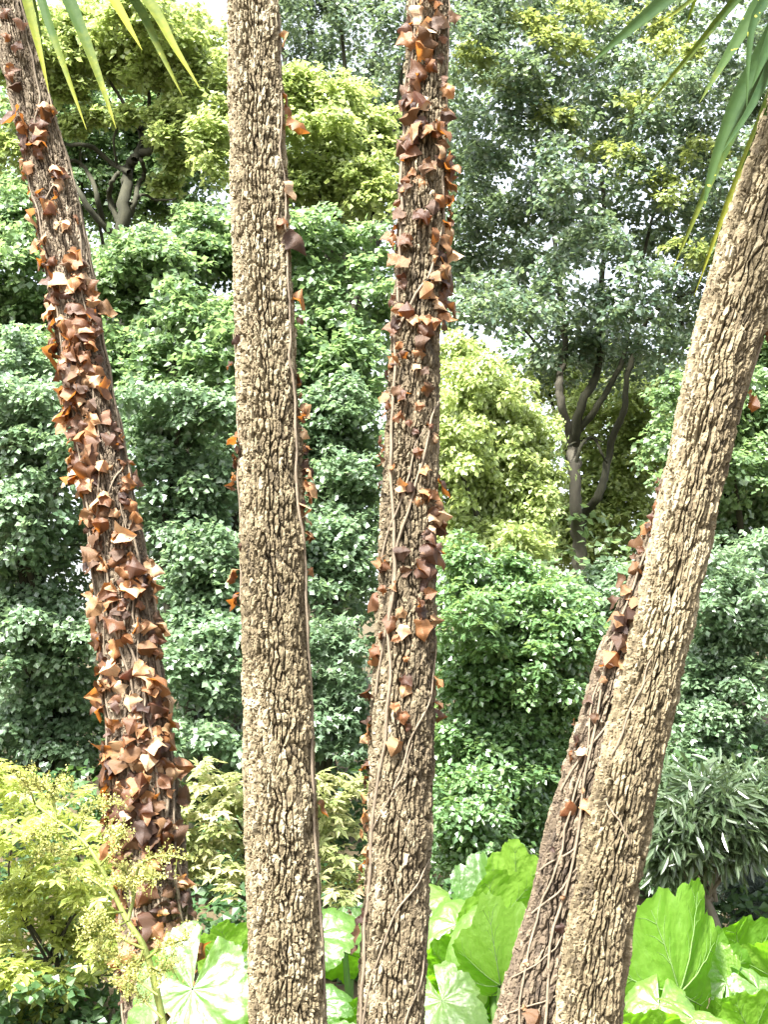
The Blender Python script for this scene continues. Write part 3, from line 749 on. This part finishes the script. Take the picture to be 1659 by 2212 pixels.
te_ = tree('broadleaf_tree', 'pale green tree edge beyond the slim ivy clad trunk', 'tree',
           C([(40, 480, 80, 60), (30, 590, 80, 70), (70, 700, 90, 70), (20, 800, 80, 70), (90, 850, 70, 50), (30, 900, 100, 50), (170, 900, 90, 55), (120, 780, 60, 50), (-60, 650, 80, 100), (180, 640, 60, 60)], 11.5, .6, 4), .075, 'broad', M['f_mid'], 3.0, 24, trunk_r=.15)
td = tree('shade_tree', 'blue green tree in shaded layered tiers beyond the slim ivy clad trunk', 'tree',
          C([(20, 800, 70, 80), (130, 860, 60, 80), (90, 1330, 60, 60), (10, 1340, 50, 70), (60, 880, 120, 45), (160, 930, 100, 45), (50, 960, 130, 55), (120, 1060, 130, 60), (30, 1150, 110, 60), (150, 1180, 110, 60), (60, 1270, 130, 65), (150, 1370, 120, 55), (40, 1420, 110, 60), (120, 1500, 140, 60), (40, 1580, 120, 65), (190, 1590, 120, 55)], 9.3, .5, 5),
          .052, 'broad', M['f_blue'], 3.0, 25, lf=.44, trunk_r=.13)
tf_ = tree('shade_tree', 'blue green shaded tree filling the gap beside the bare pale trunk', 'tree',
           C([(470, 1330, 55, 60), (385, 1370, 50, 60), (390, 880, 110, 45), (470, 900, 90, 45), (400, 960, 110, 60), (440, 1060, 100, 65), (380, 1150, 100, 55), (460, 1200, 90, 60), (420, 1290, 110, 55), (470, 1390, 80, 45), (400, 1450, 90, 50), (440, 1530, 100, 55), (420, 1610, 120, 50)], 9.0, .5, 6),
           .052, 'broad', M['f_blue'], 3.0, 26, lf=.44, trunk_r=.12)
tg = tree('broadleaf_tree', 'mid green tree in the narrow gap between the two upright trunks', 'tree',
          C([(740, 890, 80, 60), (730, 990, 80, 65), (760, 1090, 70, 65), (720, 1180, 80, 60), (750, 1270, 70, 55), (640, 1000, 80, 120), (640, 1250, 80, 120)], 9.8, .5, 7), .052, 'broad', M['f_blue'], 3.0, 27, lf=.44, trunk_r=.12)
th_ = tree('rounded_shrub', 'small rounded pale green shrub low between the two upright trunks', 'shrub',
           C([(710, 1420, 70, 70), (730, 1510, 66, 75), (700, 1580, 80, 50), (640, 1500, 60, 90)], 8.2, .2, 8), .05, 'lobed', M['f_blue'], 3.2, 28, trunk_r=.05)
ti = tree('weeping_tree', 'lime green weeping dome tree beside the forked grey trunk', 'tree',
          C([(985, 775, 60, 45), (1045, 835, 80, 50), (1020, 930, 110, 75), (1105, 930, 70, 65), (1065, 1040, 105, 80), (1140, 1030, 55, 75), (1000, 1080, 80, 90), (1095, 1120, 85, 65), (980, 980, 60, 100), (1160, 1095, 36, 60), (1040, 1180, 100, 40), (1125, 1175, 60, 35)], 9.8, .35, 9),
          .05, 'oval', M['f_lime'], 3.2, 29, trunk_r=.10, droop=.8, flat=.35, fill=.4)

# evergreen oak: forked grey trunk and airy crown against the sky
r = np.random.default_rng(77)
oak = []
for q in range(900):
    u, v = r.uniform(960, 1690), r.uniform(-60, 800)
    if math.hypot((u - 1290) / 75, (v - 600) / 42) < 1.15 or math.hypot((u - 1570) / 75, (v - 20) / 60) < 1.2: continue
    if math.hypot((u - 1200) / 60, (v - 640) / 22) < 1: continue
    if v > 700 and u < 1180: continue
    if any(math.hypot(u - a, v - b) < 44 for a, b, *_ in oak): continue
    oak.append((u, v, r.uniform(46, 72), r.uniform(34, 54)))
oak += [(960, 660, 50, 70), (1000, 560, 60, 70), (1040, 690, 60, 50)]
oc = C(oak, 13.6, 1.9, 10)
to = tree('evergreen_oak', 'tall evergreen oak with forked grey trunk and airy crown against the sky', 'tree', oc, .075, 'oval', M['f_oak'], 2.5, 31,
          base=pix(1256, 1300, 13.2)[:2], limbs=False, lumpy=.35, shell=.5, flat=.6, fill=0, sub=12)
px_limb(to, [(1258, 1700), (1257, 1450), (1254, 1257), (1250, 1167), (1245, 1092), (1244, 1017), (1238, 977), (1228, 932), (1212, 867), (1209, 817), (1221, 747), (1218, 667), (1200, 560), (1190, 420)], 13.2, 36, 9, 'limb_mid', 60, 'trunk')
for q, (uv, a, b, mt) in enumerate([
    ([(1250, 1165), (1264, 1110), (1290, 1075), (1305, 1040), (1315, 990), (1330, 930), (1350, 880), (1355, 820), (1372, 760), (1400, 690), (1450, 650), (1520, 620)], 26, 12, 'limb_dark'),
    ([(1241, 965), (1248, 905), (1265, 855), (1290, 810), (1300, 740), (1294, 660), (1310, 520), (1300, 380)], 30, 12, 'limb_grey'),
    ([(1250, 930), (1290, 880), (1320, 830), (1348, 770), (1362, 700), (1390, 560), (1420, 430)], 20, 8, 'limb_grey'),
    ([(1245, 1000), (1255, 965), (1275, 945), (1290, 955), (1300, 980), (1312, 1000)], 10, 7, 'limb_dark'), ([(1225, 965), (1245, 955), (1280, 948), (1305, 955)], 6, 4, 'limb_grey'),
    ([(1212, 860), (1190, 800), (1165, 750), (1120, 700), (1070, 650)], 12, 5, 'limb_grey'), ([(1218, 700), (1170, 620), (1110, 540), (1050, 430)], 13, 5, 'limb_grey'), ([(1450, 650), (1480, 720), (1460, 800)], 8, 5, 'limb_dark'),
    ([(1300, 400), (1340, 280), (1400, 160), (1440, 60)], 10, 4, 'limb_dark'), ([(1190, 420), (1150, 280), (1100, 150)], 11, 4, 'limb_dark'), ([(1370, 520), (1450, 450), (1540, 400)], 9, 4, 'limb_dark'),
    ([(1300, 760), (1260, 720), (1240, 690)], 6, 4, 'limb_dark'), ([(1130, 400), (1050, 330), (1000, 280)], 9, 4, 'limb_dark')]):
    px_limb(to, uv, 13.2 if q < 5 else 14.8, a * .8, b * .7, mt if q < 1 else 'limb_dark', 70 + q)
tips = C([(u + a, v + b, 34, 20) for u, v in ((1130, 50), (1190, 90), (1390, 40), (1440, 110), (1180, 250), (1480, 545), (1300, 330), (1360, 230), (1090, 180), (1240, 20), (1010, 120), (1500, 330), (1420, 400)) for a, b in ((0, 0), (45, 18))], 12.3, .3, 30)
link('young_growth', leaf_mesh('young_growth', leaf_frames(tips, .07, .9, 61, sub=9), 'oval', M['f_tip']), to, kind='stuff')
r = np.random.default_rng(78)
oak2 = []
for q in range(120):
    u, v = r.uniform(560, 900), r.uniform(-60, 330)
    if any(math.hypot(u - a, v - b) < 52 for a, b, *_ in oak2): continue
    if u < 640 and v > 120: continue
    oak2.append((u, v, r.uniform(46, 66), r.uniform(34, 50)))
tree('evergreen_oak', 'dark evergreen oak crown rising above the yellow green rounded tree', 'tree', C(oak2, 18, 1.2, 11), .085, 'oval', M['f_oak'], 1.8, 32, trunk_r=.2, lumpy=.35, shell=.5, flat=.6, sub=12)

tree('golden_tree', 'yellow green tree glimpsed behind the forked grey trunk', 'tree',
     C([(1330, 900, 80, 70), (1290, 800, 70, 60), (1390, 990, 80, 70), (1300, 1020, 70, 60), (1360, 1110, 90, 60), (1260, 1120, 80, 60), (1300, 1200, 90, 50), (1210, 1180, 70, 50), (1180, 820, 60, 50), (1420, 860, 60, 60), (1260, 900, 60, 50)], 17, .6, 12), .07, 'broad', M['f_lime'], 2.2, 33, trunk_r=.15)
tree('shade_tree', 'tall blue green tree at the far side of the thick leaning trunk', 'tree',
     C([(1600, 800, 80, 70), (1660, 720, 60, 80), (1560, 930, 80, 70), (1640, 900, 90, 80), (1590, 1030, 90, 70), (1650, 1100, 90, 80), (1560, 1150, 90, 70), (1480, 900, 70, 80), (1470, 1010, 60, 70)], 11, .6, 13), .06, 'broad', M['f_mid'], 2.7, 34, trunk_r=.14)
tree('shade_tree', 'dark blue green tree with slender stems low beside the thick leaning trunk', 'tree',
     C([(1620, 1230, 90, 70), (1550, 1290, 90, 70), (1630, 1360, 90, 70), (1540, 1420, 80, 70), (1610, 1490, 100, 70), (1520, 1560, 80, 70), (1620, 1610, 90, 60), (1480, 1500, 70, 80), (1470, 1640, 60, 50)], 9, .5, 14), .05, 'oval', M['f_blue'], 3.0, 35, trunk_r=.10)
tree('leafy_shrub', 'glossy mid green shrub wall between the dark upright and thick leaning trunks', 'shrub',
     C([(990, 1290, 70, 40), (1080, 1280, 90, 36), (1180, 1300, 80, 36), (1010, 1350, 100, 60), (1130, 1340, 110, 60), (1240, 1360, 70, 45), (1000, 1450, 90, 65), (1110, 1450, 110, 70), (1220, 1410, 80, 70),
        (1030, 1560, 110, 70), (1150, 1540, 100, 70), (980, 1660, 80, 65), (1080, 1660, 110, 65), (1180, 1640, 80, 70), (1000, 1760, 100, 60), (1110, 1760, 100, 60), (1020, 1850, 110, 50), (1000, 1215, 45, 45), (1110, 1240, 35, 40), (1215, 1290, 40, 45), (965, 1620, 50, 60)], 7.6, .35, 15), .045, 'oval', M['f_hedge'], 3.0, 36, trunk_r=.06)
tree('leafy_shrub', 'dim green shrub under the forked grey trunk', 'shrub',
     C([(1350, 1260, 70, 40), (1250, 1320, 70, 40), (1400, 1300, 80, 50), (1310, 1350, 90, 50), (1170, 1290, 70, 35)], 10.5, .4, 16), .055, 'broad', M['f_blue'], 2.8, 37, trunk_r=.07)
tree('rhododendron_shrub', 'shrub with long narrow drooping pale leaves beside the thick leaning trunk', 'shrub',
     C([(1440, 1730, 50, 45), (1520, 1740, 60, 45), (1590, 1715, 65, 35), (1650, 1740, 50, 35), (1470, 1800, 60, 45), (1550, 1810, 60, 40), (1610, 1800, 50, 30), (1440, 1860, 50, 45)], 6.6, .25, 17),
     .095, 'lance', M['f_lance'], 1.0, 38, trunk_r=.03, spray=8, droop=.5, flat=.5, lf=.10, shell=.8, lumpy=.55, pick=200, limb_mat='limb_grey')
tree('conifer_shrub', 'grey blue feathery conifer low beside the narrow leaved shrub', 'shrub',
     C([(1640, 1850, 60, 50), (1610, 1920, 60, 60), (1660, 1960, 60, 60), (1590, 1870, 40, 40)], 7.2, .2, 18), .05, 'needle', M['f_grey'], 3.0, 39, trunk_r=.04, spray=14, lf=.05, droop=.1)

# golden maples low at the left and in the gaps
tree('golden_maple', 'golden green finger leaved maple in layered sprays at the foot of the slim trunk', 'shrub',
     C([(20, 1690, 70, 28), (90, 1720, 80, 28), (30, 1780, 90, 32), (150, 1790, 100, 30), (60, 1860, 100, 34), (200, 1850, 80, 30), (20, 1940, 80, 34), (120, 1940, 110, 34), (220, 1930, 70, 30), (50, 2020, 80, 30),
        (170, 2010, 90, 32), (240, 2040, 50, 30), (40, 2090, 50, 18), (120, 2110, 50, 18), (60, 2170, 40, 14)], 5.9, .35, 19, 80), .068, 'palm', M['f_jmaple'], 1.15, 40, trunk_r=.02, spray=4, flat=1.6, droop=.25, lf=.4, nj=.25, sub=7, fill=.3, pick=220)
tree('cream_maple', 'cream tipped finger leaved maple behind the bare pale trunk', 'shrub',
     C([(460, 1690, 50, 24), (500, 1740, 60, 26), (430, 1770, 60, 30), (480, 1820, 70, 30), (430, 1870, 50, 28), (500, 1890, 60, 30), (600, 1700, 70, 40), (600, 1800, 80, 50), (720, 1690, 45, 18), (710, 1745, 50, 26), (745, 1800, 50, 28), (710, 1860, 50, 30), (740, 1910, 50, 24)], 6.3, .25, 20, 70),
     .062, 'palm', M['f_cream'], 1.15, 41, trunk_r=.03, spray=4, flat=1.6, droop=.25, lf=.4, nj=.25, sub=7, fill=.3, pick=150)

# undergrowth and the wood that closes the view
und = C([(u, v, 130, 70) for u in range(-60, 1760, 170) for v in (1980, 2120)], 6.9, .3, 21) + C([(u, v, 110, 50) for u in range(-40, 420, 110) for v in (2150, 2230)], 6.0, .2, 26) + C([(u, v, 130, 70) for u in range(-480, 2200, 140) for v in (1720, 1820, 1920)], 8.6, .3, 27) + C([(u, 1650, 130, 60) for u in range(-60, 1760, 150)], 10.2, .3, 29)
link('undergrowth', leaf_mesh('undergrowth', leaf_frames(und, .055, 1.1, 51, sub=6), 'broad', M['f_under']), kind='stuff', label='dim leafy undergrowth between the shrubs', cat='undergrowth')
und2 = C([(u, v, 190, 110) for u in range(-120, 1850, 230) for v in (1250, 1450, 1650, 1820)], 13.0, .8, 22)
und2 += C([(u, v, 190, 120) for u in range(-120, 1850, 230) for v in (900, 1060)], 21, 1.0, 23)
und2 += C([(u, v, 150, 90) for u in range(-120, 560, 180) for v in (260, 400, 560, 740)], 18, 1.0, 24)
und2 += C([(u, v, 150, 90) for u in range(-60, 900, 190) for v in (980, 1120)], 12.6, .5, 31) + C([(800, 760, 70, 60), (800, 1300, 70, 60), (800, 1420, 70, 60)], 11.5, .3, 32)
und2 += C([(u, v, 190, 140) for u in (-850, -620, -390, -180, 1850, 2060, 2290, 2520) for v in (250, 520, 800, 1080, 1360, 1640)], 15.5, 1.0, 33)
und2 += C([(960, 730, 70, 50), (1060, 760, 80, 50), (980, 640, 70, 50), (1150, 760, 70, 50)], 17.5, .3, 28)
und2 += C([(u, v, 130, 90) for u in range(620, 900, 150) for v in (480, 640, 780)], 20, 1.0, 25)
link('woodland', leaf_mesh('woodland', leaf_frames(und2, .10, .62, 52, sub=8), 'broad', M['f_mid']), kind='stuff', label='dim wood closing the view behind the trees', cat='wood')

# ------------------------------------------------------------------ gunnera: huge lobed leaves on thick stalks
def gunnera_leaf(seed, cup, droop, lobes=7, hole=None):
    r = np.random.default_rng(seed)
    nr, nt = 15, 120
    t = np.linspace(-math.pi * .95, math.pi * .95, nt)
    saw = ((t * 2.6 + seed * .37) % 1.0); saw2 = np.abs(((t * 5.7 + seed * 1.7) % 1.0) - .5) * 2
    lob = np.abs(np.cos(t * lobes / 2 / .97))
    out = (.76 + .22 * np.cos(t / 2) ** 2) * (.80 + .20 * lob ** .6) + .045 * saw * r.uniform(.4, 1.2, nt) + .06 * saw2 * r.random(nt)
    out *= 1 + .10 * np.sin(1.5 * t + r.random() * 6)
    q = np.linspace(0.0, 1, nr)[:, None] ** .9
    rad = q * out[None, :] * (1 if True else 0)
    rad[0] = .012
    x = rad * np.cos(t); y = rad * np.sin(t)
    ph = r.random(4) * 6
    z = cup * rad ** 1.6 - droop * rad ** 4
    z += -.045 * np.cos(t * lobes / .97)[None, :] * rad ** .8 * (1 - .3 * rad)
    z += .10 * np.sin(2 * t + ph[0])[None, :] * rad ** 1.4 + .09 * np.sin(3 * t + ph[1])[None, :] * rad ** 2 + .035 * np.sin(11 * t + ph[3])[None, :] * rad ** 3
    z += .016 * np.sin(rad * 26 + np.cos(t * lobes)[None, :] * 3 + ph[2]) * rad + .008 * r.normal(size=rad.shape) * rad
    V = np.stack([x, y, z], -1).reshape(-1, 3)
    i = np.arange(nr - 1)[:, None] * nt + np.arange(nt - 1)[None, :]
    F = np.stack([i, i + nt, i + nt + 1, i + 1], -1).reshape(-1, 4)
    if hole:                                     # torn and eaten through
        keep = np.ones((nr - 1, nt - 1), bool)
        for a0, q0, da, dq in hole:
            ii, jj = np.meshgrid(np.arange(nr - 1) / (nr - 1), t[:-1], indexing='ij')
            keep &= ~(((ii - q0) / dq) ** 2 + ((jj - a0) / da) ** 2 + .35 * np.random.default_rng(3).normal(size=ii.shape) * .6 < 1)
        F = F[keep.ravel()]
    # ribs on the underside
    ribs = []
    grid = V.reshape(nr, nt, 3)
    for k in range(-(lobes // 2), lobes // 2 + 1):
        c = int(np.argmin(np.abs(t - k * 2 * math.pi * .97 / lobes)))
        ribs.append(tube(grid[0:nr - 2, c] - (0, 0, .016), [.014, .009, .0025], 5))
        for b in (4, 7, 10):
            for sg in (-1, 1):
                c2 = int(np.clip(c + sg * 4, 0, nt - 1)); c3 = int(np.clip(c + sg * 2, 0, nt - 1))
                ribs.append(tube(np.array([grid[b, c], grid[min(b + 2, nr - 1), c3], grid[min(b + 3, nr - 1), c2]]) - (0, 0, .008), [.0040, .0015], 4))
    RV, RF = join(ribs)
    return mesh_np('leaf', V, F, M['gunnera'], True), mesh_np('ribs', RV, RF, M['gunnera_rib'], True)
def gunnera(label, base_uvY, leaves, seed):
    b = pix(*base_uvY); b[2] = float(ground_z(b[0], b[1]))
    t = thing('gunnera_plant', b, label, 'plant', 'gunnera plants behind the trunks')
    r = np.random.default_rng(seed)
    for k, (u, v, Y, R, nrm, tip, cup, droop, *ex) in enumerate(leaves):
        wy = ex[0] if ex else 1.0
        me, rb = gunnera_leaf(seed * 20 + k, cup, droop, hole=ex[1] if len(ex) > 1 else None)
        p = pix(u, v + 12, Y); s = .9 * R * mpp(v, Y)
        z = unit(np.array(nrm, float)); x = np.array(tip, float); x = unit(x - z * (x @ z)); y = np.cross(z, x)
        o = link('leaf', me, t)
        o.matrix_basis = Matrix([[x[a] * s, y[a] * s * wy, z[a] * s, p[a]] for a in range(3)] + [[0, 0, 0, 1]])
        q = link('ribs', rb); q.parent = o; q['kind'] = 'stuff'
        # stalk from the leaf to the crown of the plant
        g = b + np.array((r.uniform(-.12, .12), r.uniform(-.1, .1), -.02))
        V, F = tube(spline([g, g * .45 + p * .55 + np.array((0, .03, -.05)) - z * .10 * s, p - z * .012], 10), [.024, .017, .011], 8, k, .15)
        link('leaf_stalk', mesh_np('leaf_stalk', V, F, M['gunnera_rib'], True), t)
UP, TOW, AWAY = (0, -.25, 1), (0, -.75, .65), (0, .85, .45)
gunnera('gunnera with a torn grey green leaf between the slim trunk and the bare pale trunk', (470, 2212, 4.9), [
    (490, 2070, 5.0, 115, (.05, .9, .30), (-.1, .25, 1), .2, .1, .85), (505, 2075, 4.75, 110, (-.15, -.45, .85), (-.9, -.4, -.1), .0, .45, .7),
    (415, 2125, 3.72, 205, (-.12, -.82, .50), (-.25, -.6, -.8), .08, .25, .95, [(-.55, .42, .16, .12), (-.42, .55, .08, .07)]), (520, 2230, 4.2, 85, (.2, .85, .35), (-.5, .2, 1), .2, .1, .8),
    (370, 2250, 4.4, 130, (-.2, -.5, 1), (-.6, -1, 0), .1, .3), (580, 2050, 5.2, 120, (.1, -.5, .8), (.3, -1, 0), .1, .3), (300, 2260, 4.9, 110, (-.2, -.5, .9), (-.8, -.6, 0), .1, .3)], 1)
gunnera('gunnera with pale glaring leaves between the two upright trunks', (735, 2212, 4.9), [
    (680, 2010, 5.0, 125, (-.25, -.70, .65), (1, -.3, -.1), .05, .4, .8), (745, 2045, 5.2, 85, (-.1, .85, .4), (.2, .0, -1), .2, .1, .9),
    (690, 2150, 4.7, 90, (-.2, -.65, .75), (1, -.4, -.2), .05, .4, .7), (725, 2200, 4.9, 90, (0, .8, .5), (0, .3, 1), .2, .1), (720, 2240, 4.5, 90, (0, -.5, 1), (.3, -1, 0), .1, .2), (760, 1990, 5.4, 80, (-.2, -.6, .7), (.1, -.8, -.4), .1, .4)], 2)
gunnera('gunnera with a bright funnel leaf between the dark upright and thick leaning trunks', (1070, 2230, 4.6), [
    (1045, 1935, 5.5, 105, (-.25, -.80, .35), (-.2, -.1, 1), .40, .1, .8), (1115, 1915, 5.4, 110, (.1, .92, .25), (.0, .2, 1), .2, .05, .8),
    (985, 1985, 5.3, 130, (-.2, -.6, .75), (-.6, -.8, -.2), .0, .45, .8), (1065, 1995, 5.0, 150, (0, .93, .22), (.55, .1, .75), .15, .15, .75),
    (1050, 1990, 4.85, 130, (-.1, -.58, .80), (-.3, -.9, -.3), .0, .6, .85), (1082, 2115, 4.5, 135, (0, .80, .45), (-.15, .35, 1), .8, .0, .95),
    (985, 2090, 5.0, 120, (-.35, .80, .35), (-.6, .2, .6), .2, .1, .7), (955, 2150, 4.4, 130, (-.25, -.62, .65), (.3, -.7, -.6), .15, .4, .9),
    (900, 1950, 5.5, 120, (-.1, -.6, .8), (-.2, -1, -.2), .05, .4), (1010, 2230, 4.3, 90, (0, -.5, .9), (-.4, -.8, 0), .1, .2), (1125, 2190, 4.75, 90, (.3, .8, .4), (.3, .1, 1), .2, .1),
    (1040, 2180, 4.8, 100, (-.2, .85, .3), (-.3, .1, 1), .3, .1), (1130, 2060, 5.2, 90, (.2, .8, .4), (.5, .1, .6), .2, .1)], 3)
gunnera('large gunnera with a tall lime leaf on the outer side of the thick leaning trunk', (1480, 2260, 4.6), [
    (1466, 2130, 4.5, 235, (-.18, .90, .25), (.30, .25, 1), .5, .05, .62), (1395, 2000, 5.0, 125, (-.15, -.62, .75), (-.2, -.9, -.3), .0, .45, .8),
    (1540, 2125, 4.8, 150, (-.15, .85, .30), (.05, .2, 1), .3, .05, .8), (1600, 2090, 5.0, 150, (.05, .85, .40), (.55, .2, .9), .25, .1, .8),
    (1380, 2090, 4.7, 120, (-.15, -.7, .65), (-.1, -.9, -.4), .05, .4, .8), (1425, 2160, 4.4, 125, (-.1, -.6, .8), (-.3, -1, -.2), .05, .4, .8),
    (1400, 2250, 4.1, 140, (.15, .75, .55), (.3, .3, 1), .2, .15, .9), (1500, 2190, 4.2, 120, (.1, -.55, .85), (.8, -.5, .1), .05, .3, .6),
    (1640, 2125, 4.6, 100, (.2, -.6, .7), (.8, -.5, -.3), .1, .4, .7), (1625, 2225, 4.3, 120, (.1, .8, .45), (.3, .2, 1), .3, .1, .8), (1560, 2235, 4.7, 120, (-.1, .8, .45), (-.1, .2, 1), .3, .1, .8),
    (1700, 2110, 4.9, 130, (.1, .8, .45), (-.2, .2, 1), .2, .1), (1355, 2150, 5.0, 90, (-.2, .8, .45), (0, .2, 1), .2, .1), (1570, 2110, 4.7, 80, (-.5, -.7, .3), (-.1, -.1, 1), .5, .1, .7), (1450, 2040, 5.3, 100, (-.1, -.65, .7), (.1, -.9, -.3), .05, .4)], 4)

# ------------------------------------------------------------------ flowering panicle in front of the slim trunk
b = pix(372, 2330, 2.9); b[2] = float(ground_z(b[0], b[1]))
fl = thing('flowering_stalk', b, 'arching green stalk with frothy yellow green flower sprays in front of the slim trunk', 'flower stalk')
main = [(372, 2330), (352, 2212), (330, 2110), (308, 2040), (275, 1990), (245, 1930), (215, 1870), (190, 1830), (155, 1795), (115, 1768), (75, 1738), (40, 1715)]
mp_ = spline([b] + [pix(u, v, 2.95 + .02 * k) for k, (u, v) in enumerate(main)], 60)
V, F = tube(mp_, [.0095, .0085, .007, .0055, .0035, .0018], 8, 1, .15)
link('stalk', mesh_np('stalk', V, F, M['panicle'], True), fl)
subs = [([(275, 1990), (288, 1940), (296, 1880), (320, 1855), (360, 1848), (395, 1855)], 8), ([(288, 1940), (275, 1895), (262, 1875)], 4), ([(296, 1900), (315, 1890), (330, 1900)], 4),
        ([(318, 2070), (345, 2050), (380, 2035), (405, 2030)], 7), ([(310, 2050), (270, 2030), (230, 2000), (190, 1970)], 6), ([(245, 1940), (205, 1905), (165, 1890), (130, 1885)], 6),
        ([(170, 1805), (180, 1770), (215, 1740), (260, 1735)], 6), ([(120, 1770), (115, 1730), (112, 1700), (150, 1685)], 6), ([(112, 1715), (85, 1695), (70, 1690)], 4), ([(75, 1738), (60, 1700), (40, 1680)], 4),
        ([(215, 1870), (240, 1840), (255, 1800), (240, 1780)], 5), ([(340, 2150), (300, 2120), (265, 2085), (230, 2060)], 5), ([(350, 2200), (300, 2150), (255, 2110)], 5), ([(190, 1830), (150, 1840), (110, 1835), (75, 1845)], 5),
        ([(310, 2045), (300, 2075), (280, 2100), (275, 2140)], 5), ([(265, 1970), (225, 1975), (190, 2000), (170, 2030)], 5), ([(155, 1795), (120, 1800), (85, 1790), (50, 1800)], 5), ([(230, 1900), (260, 1905), (285, 1915)], 4),
        ([(325, 2090), (350, 2100), (375, 2080)], 4), ([(275, 1990), (240, 2010), (215, 2050), (210, 2075)], 4)]
r = np.random.default_rng(5)
budsB, budsD, budsL = [], [], []
for q, (uv, w) in enumerate(subs):
    P = spline([pix(u, v, 2.93 + .03 * math.sin(q + k)) for k, (u, v) in enumerate(uv)], 14)
    V, F = tube(P, [w / 2 * .00115, w / 4 * .00115], 6, q, .2)
    link('branch', mesh_np('branch', V, F, M['panicle'], True), fl)
    twigs = []
    for k in range(4, 14):
        for z in range(3):
            d = unit(r.normal(size=3) + np.array((0, 0, .35))) * r.uniform(.012, .05) * (0.6 + .4 * (k / 14))
            a = P[k]; e = a + d
            twigs.append(tube(np.array([a, a + d * .5 + r.normal(0, .002, 3), e]), [.0011, .0008], 3))
            nb = r.integers(10, 17)
            f = r.uniform(.25, 1.15, nb)[:, None]
            budsB.append(a + d * f + r.normal(0, .0055, (nb, 3))); budsD.append(unit(r.normal(size=(nb, 3)))); budsL.append(r.uniform(.0038, .008, nb))
    V, F = join(twigs)
    link('twigs', mesh_np('twigs', V, F, M['panicle'], True), fl, kind='stuff')
B = np.vstack(budsB); D = np.vstack(budsD); Ls = np.concatenate(budsL)
S = unit(np.cross(D, r.normal(size=D.shape))); m_ = np.cross(D, S)
link('flowers', leaf_mesh('flowers', (B, D, S, m_, Ls, r.random(len(B))), 'lobed', M['bud']), fl, kind='stuff')

tri = sum(len(me.polygons) * (2 if len(me.polygons) and len(me.polygons[0].vertices) == 4 else 1) for me in bpy.data.meshes)
print('LEAVES', NLEAF[0], 'TRIS', tri, 'OBJECTS', len(bpy.data.objects))
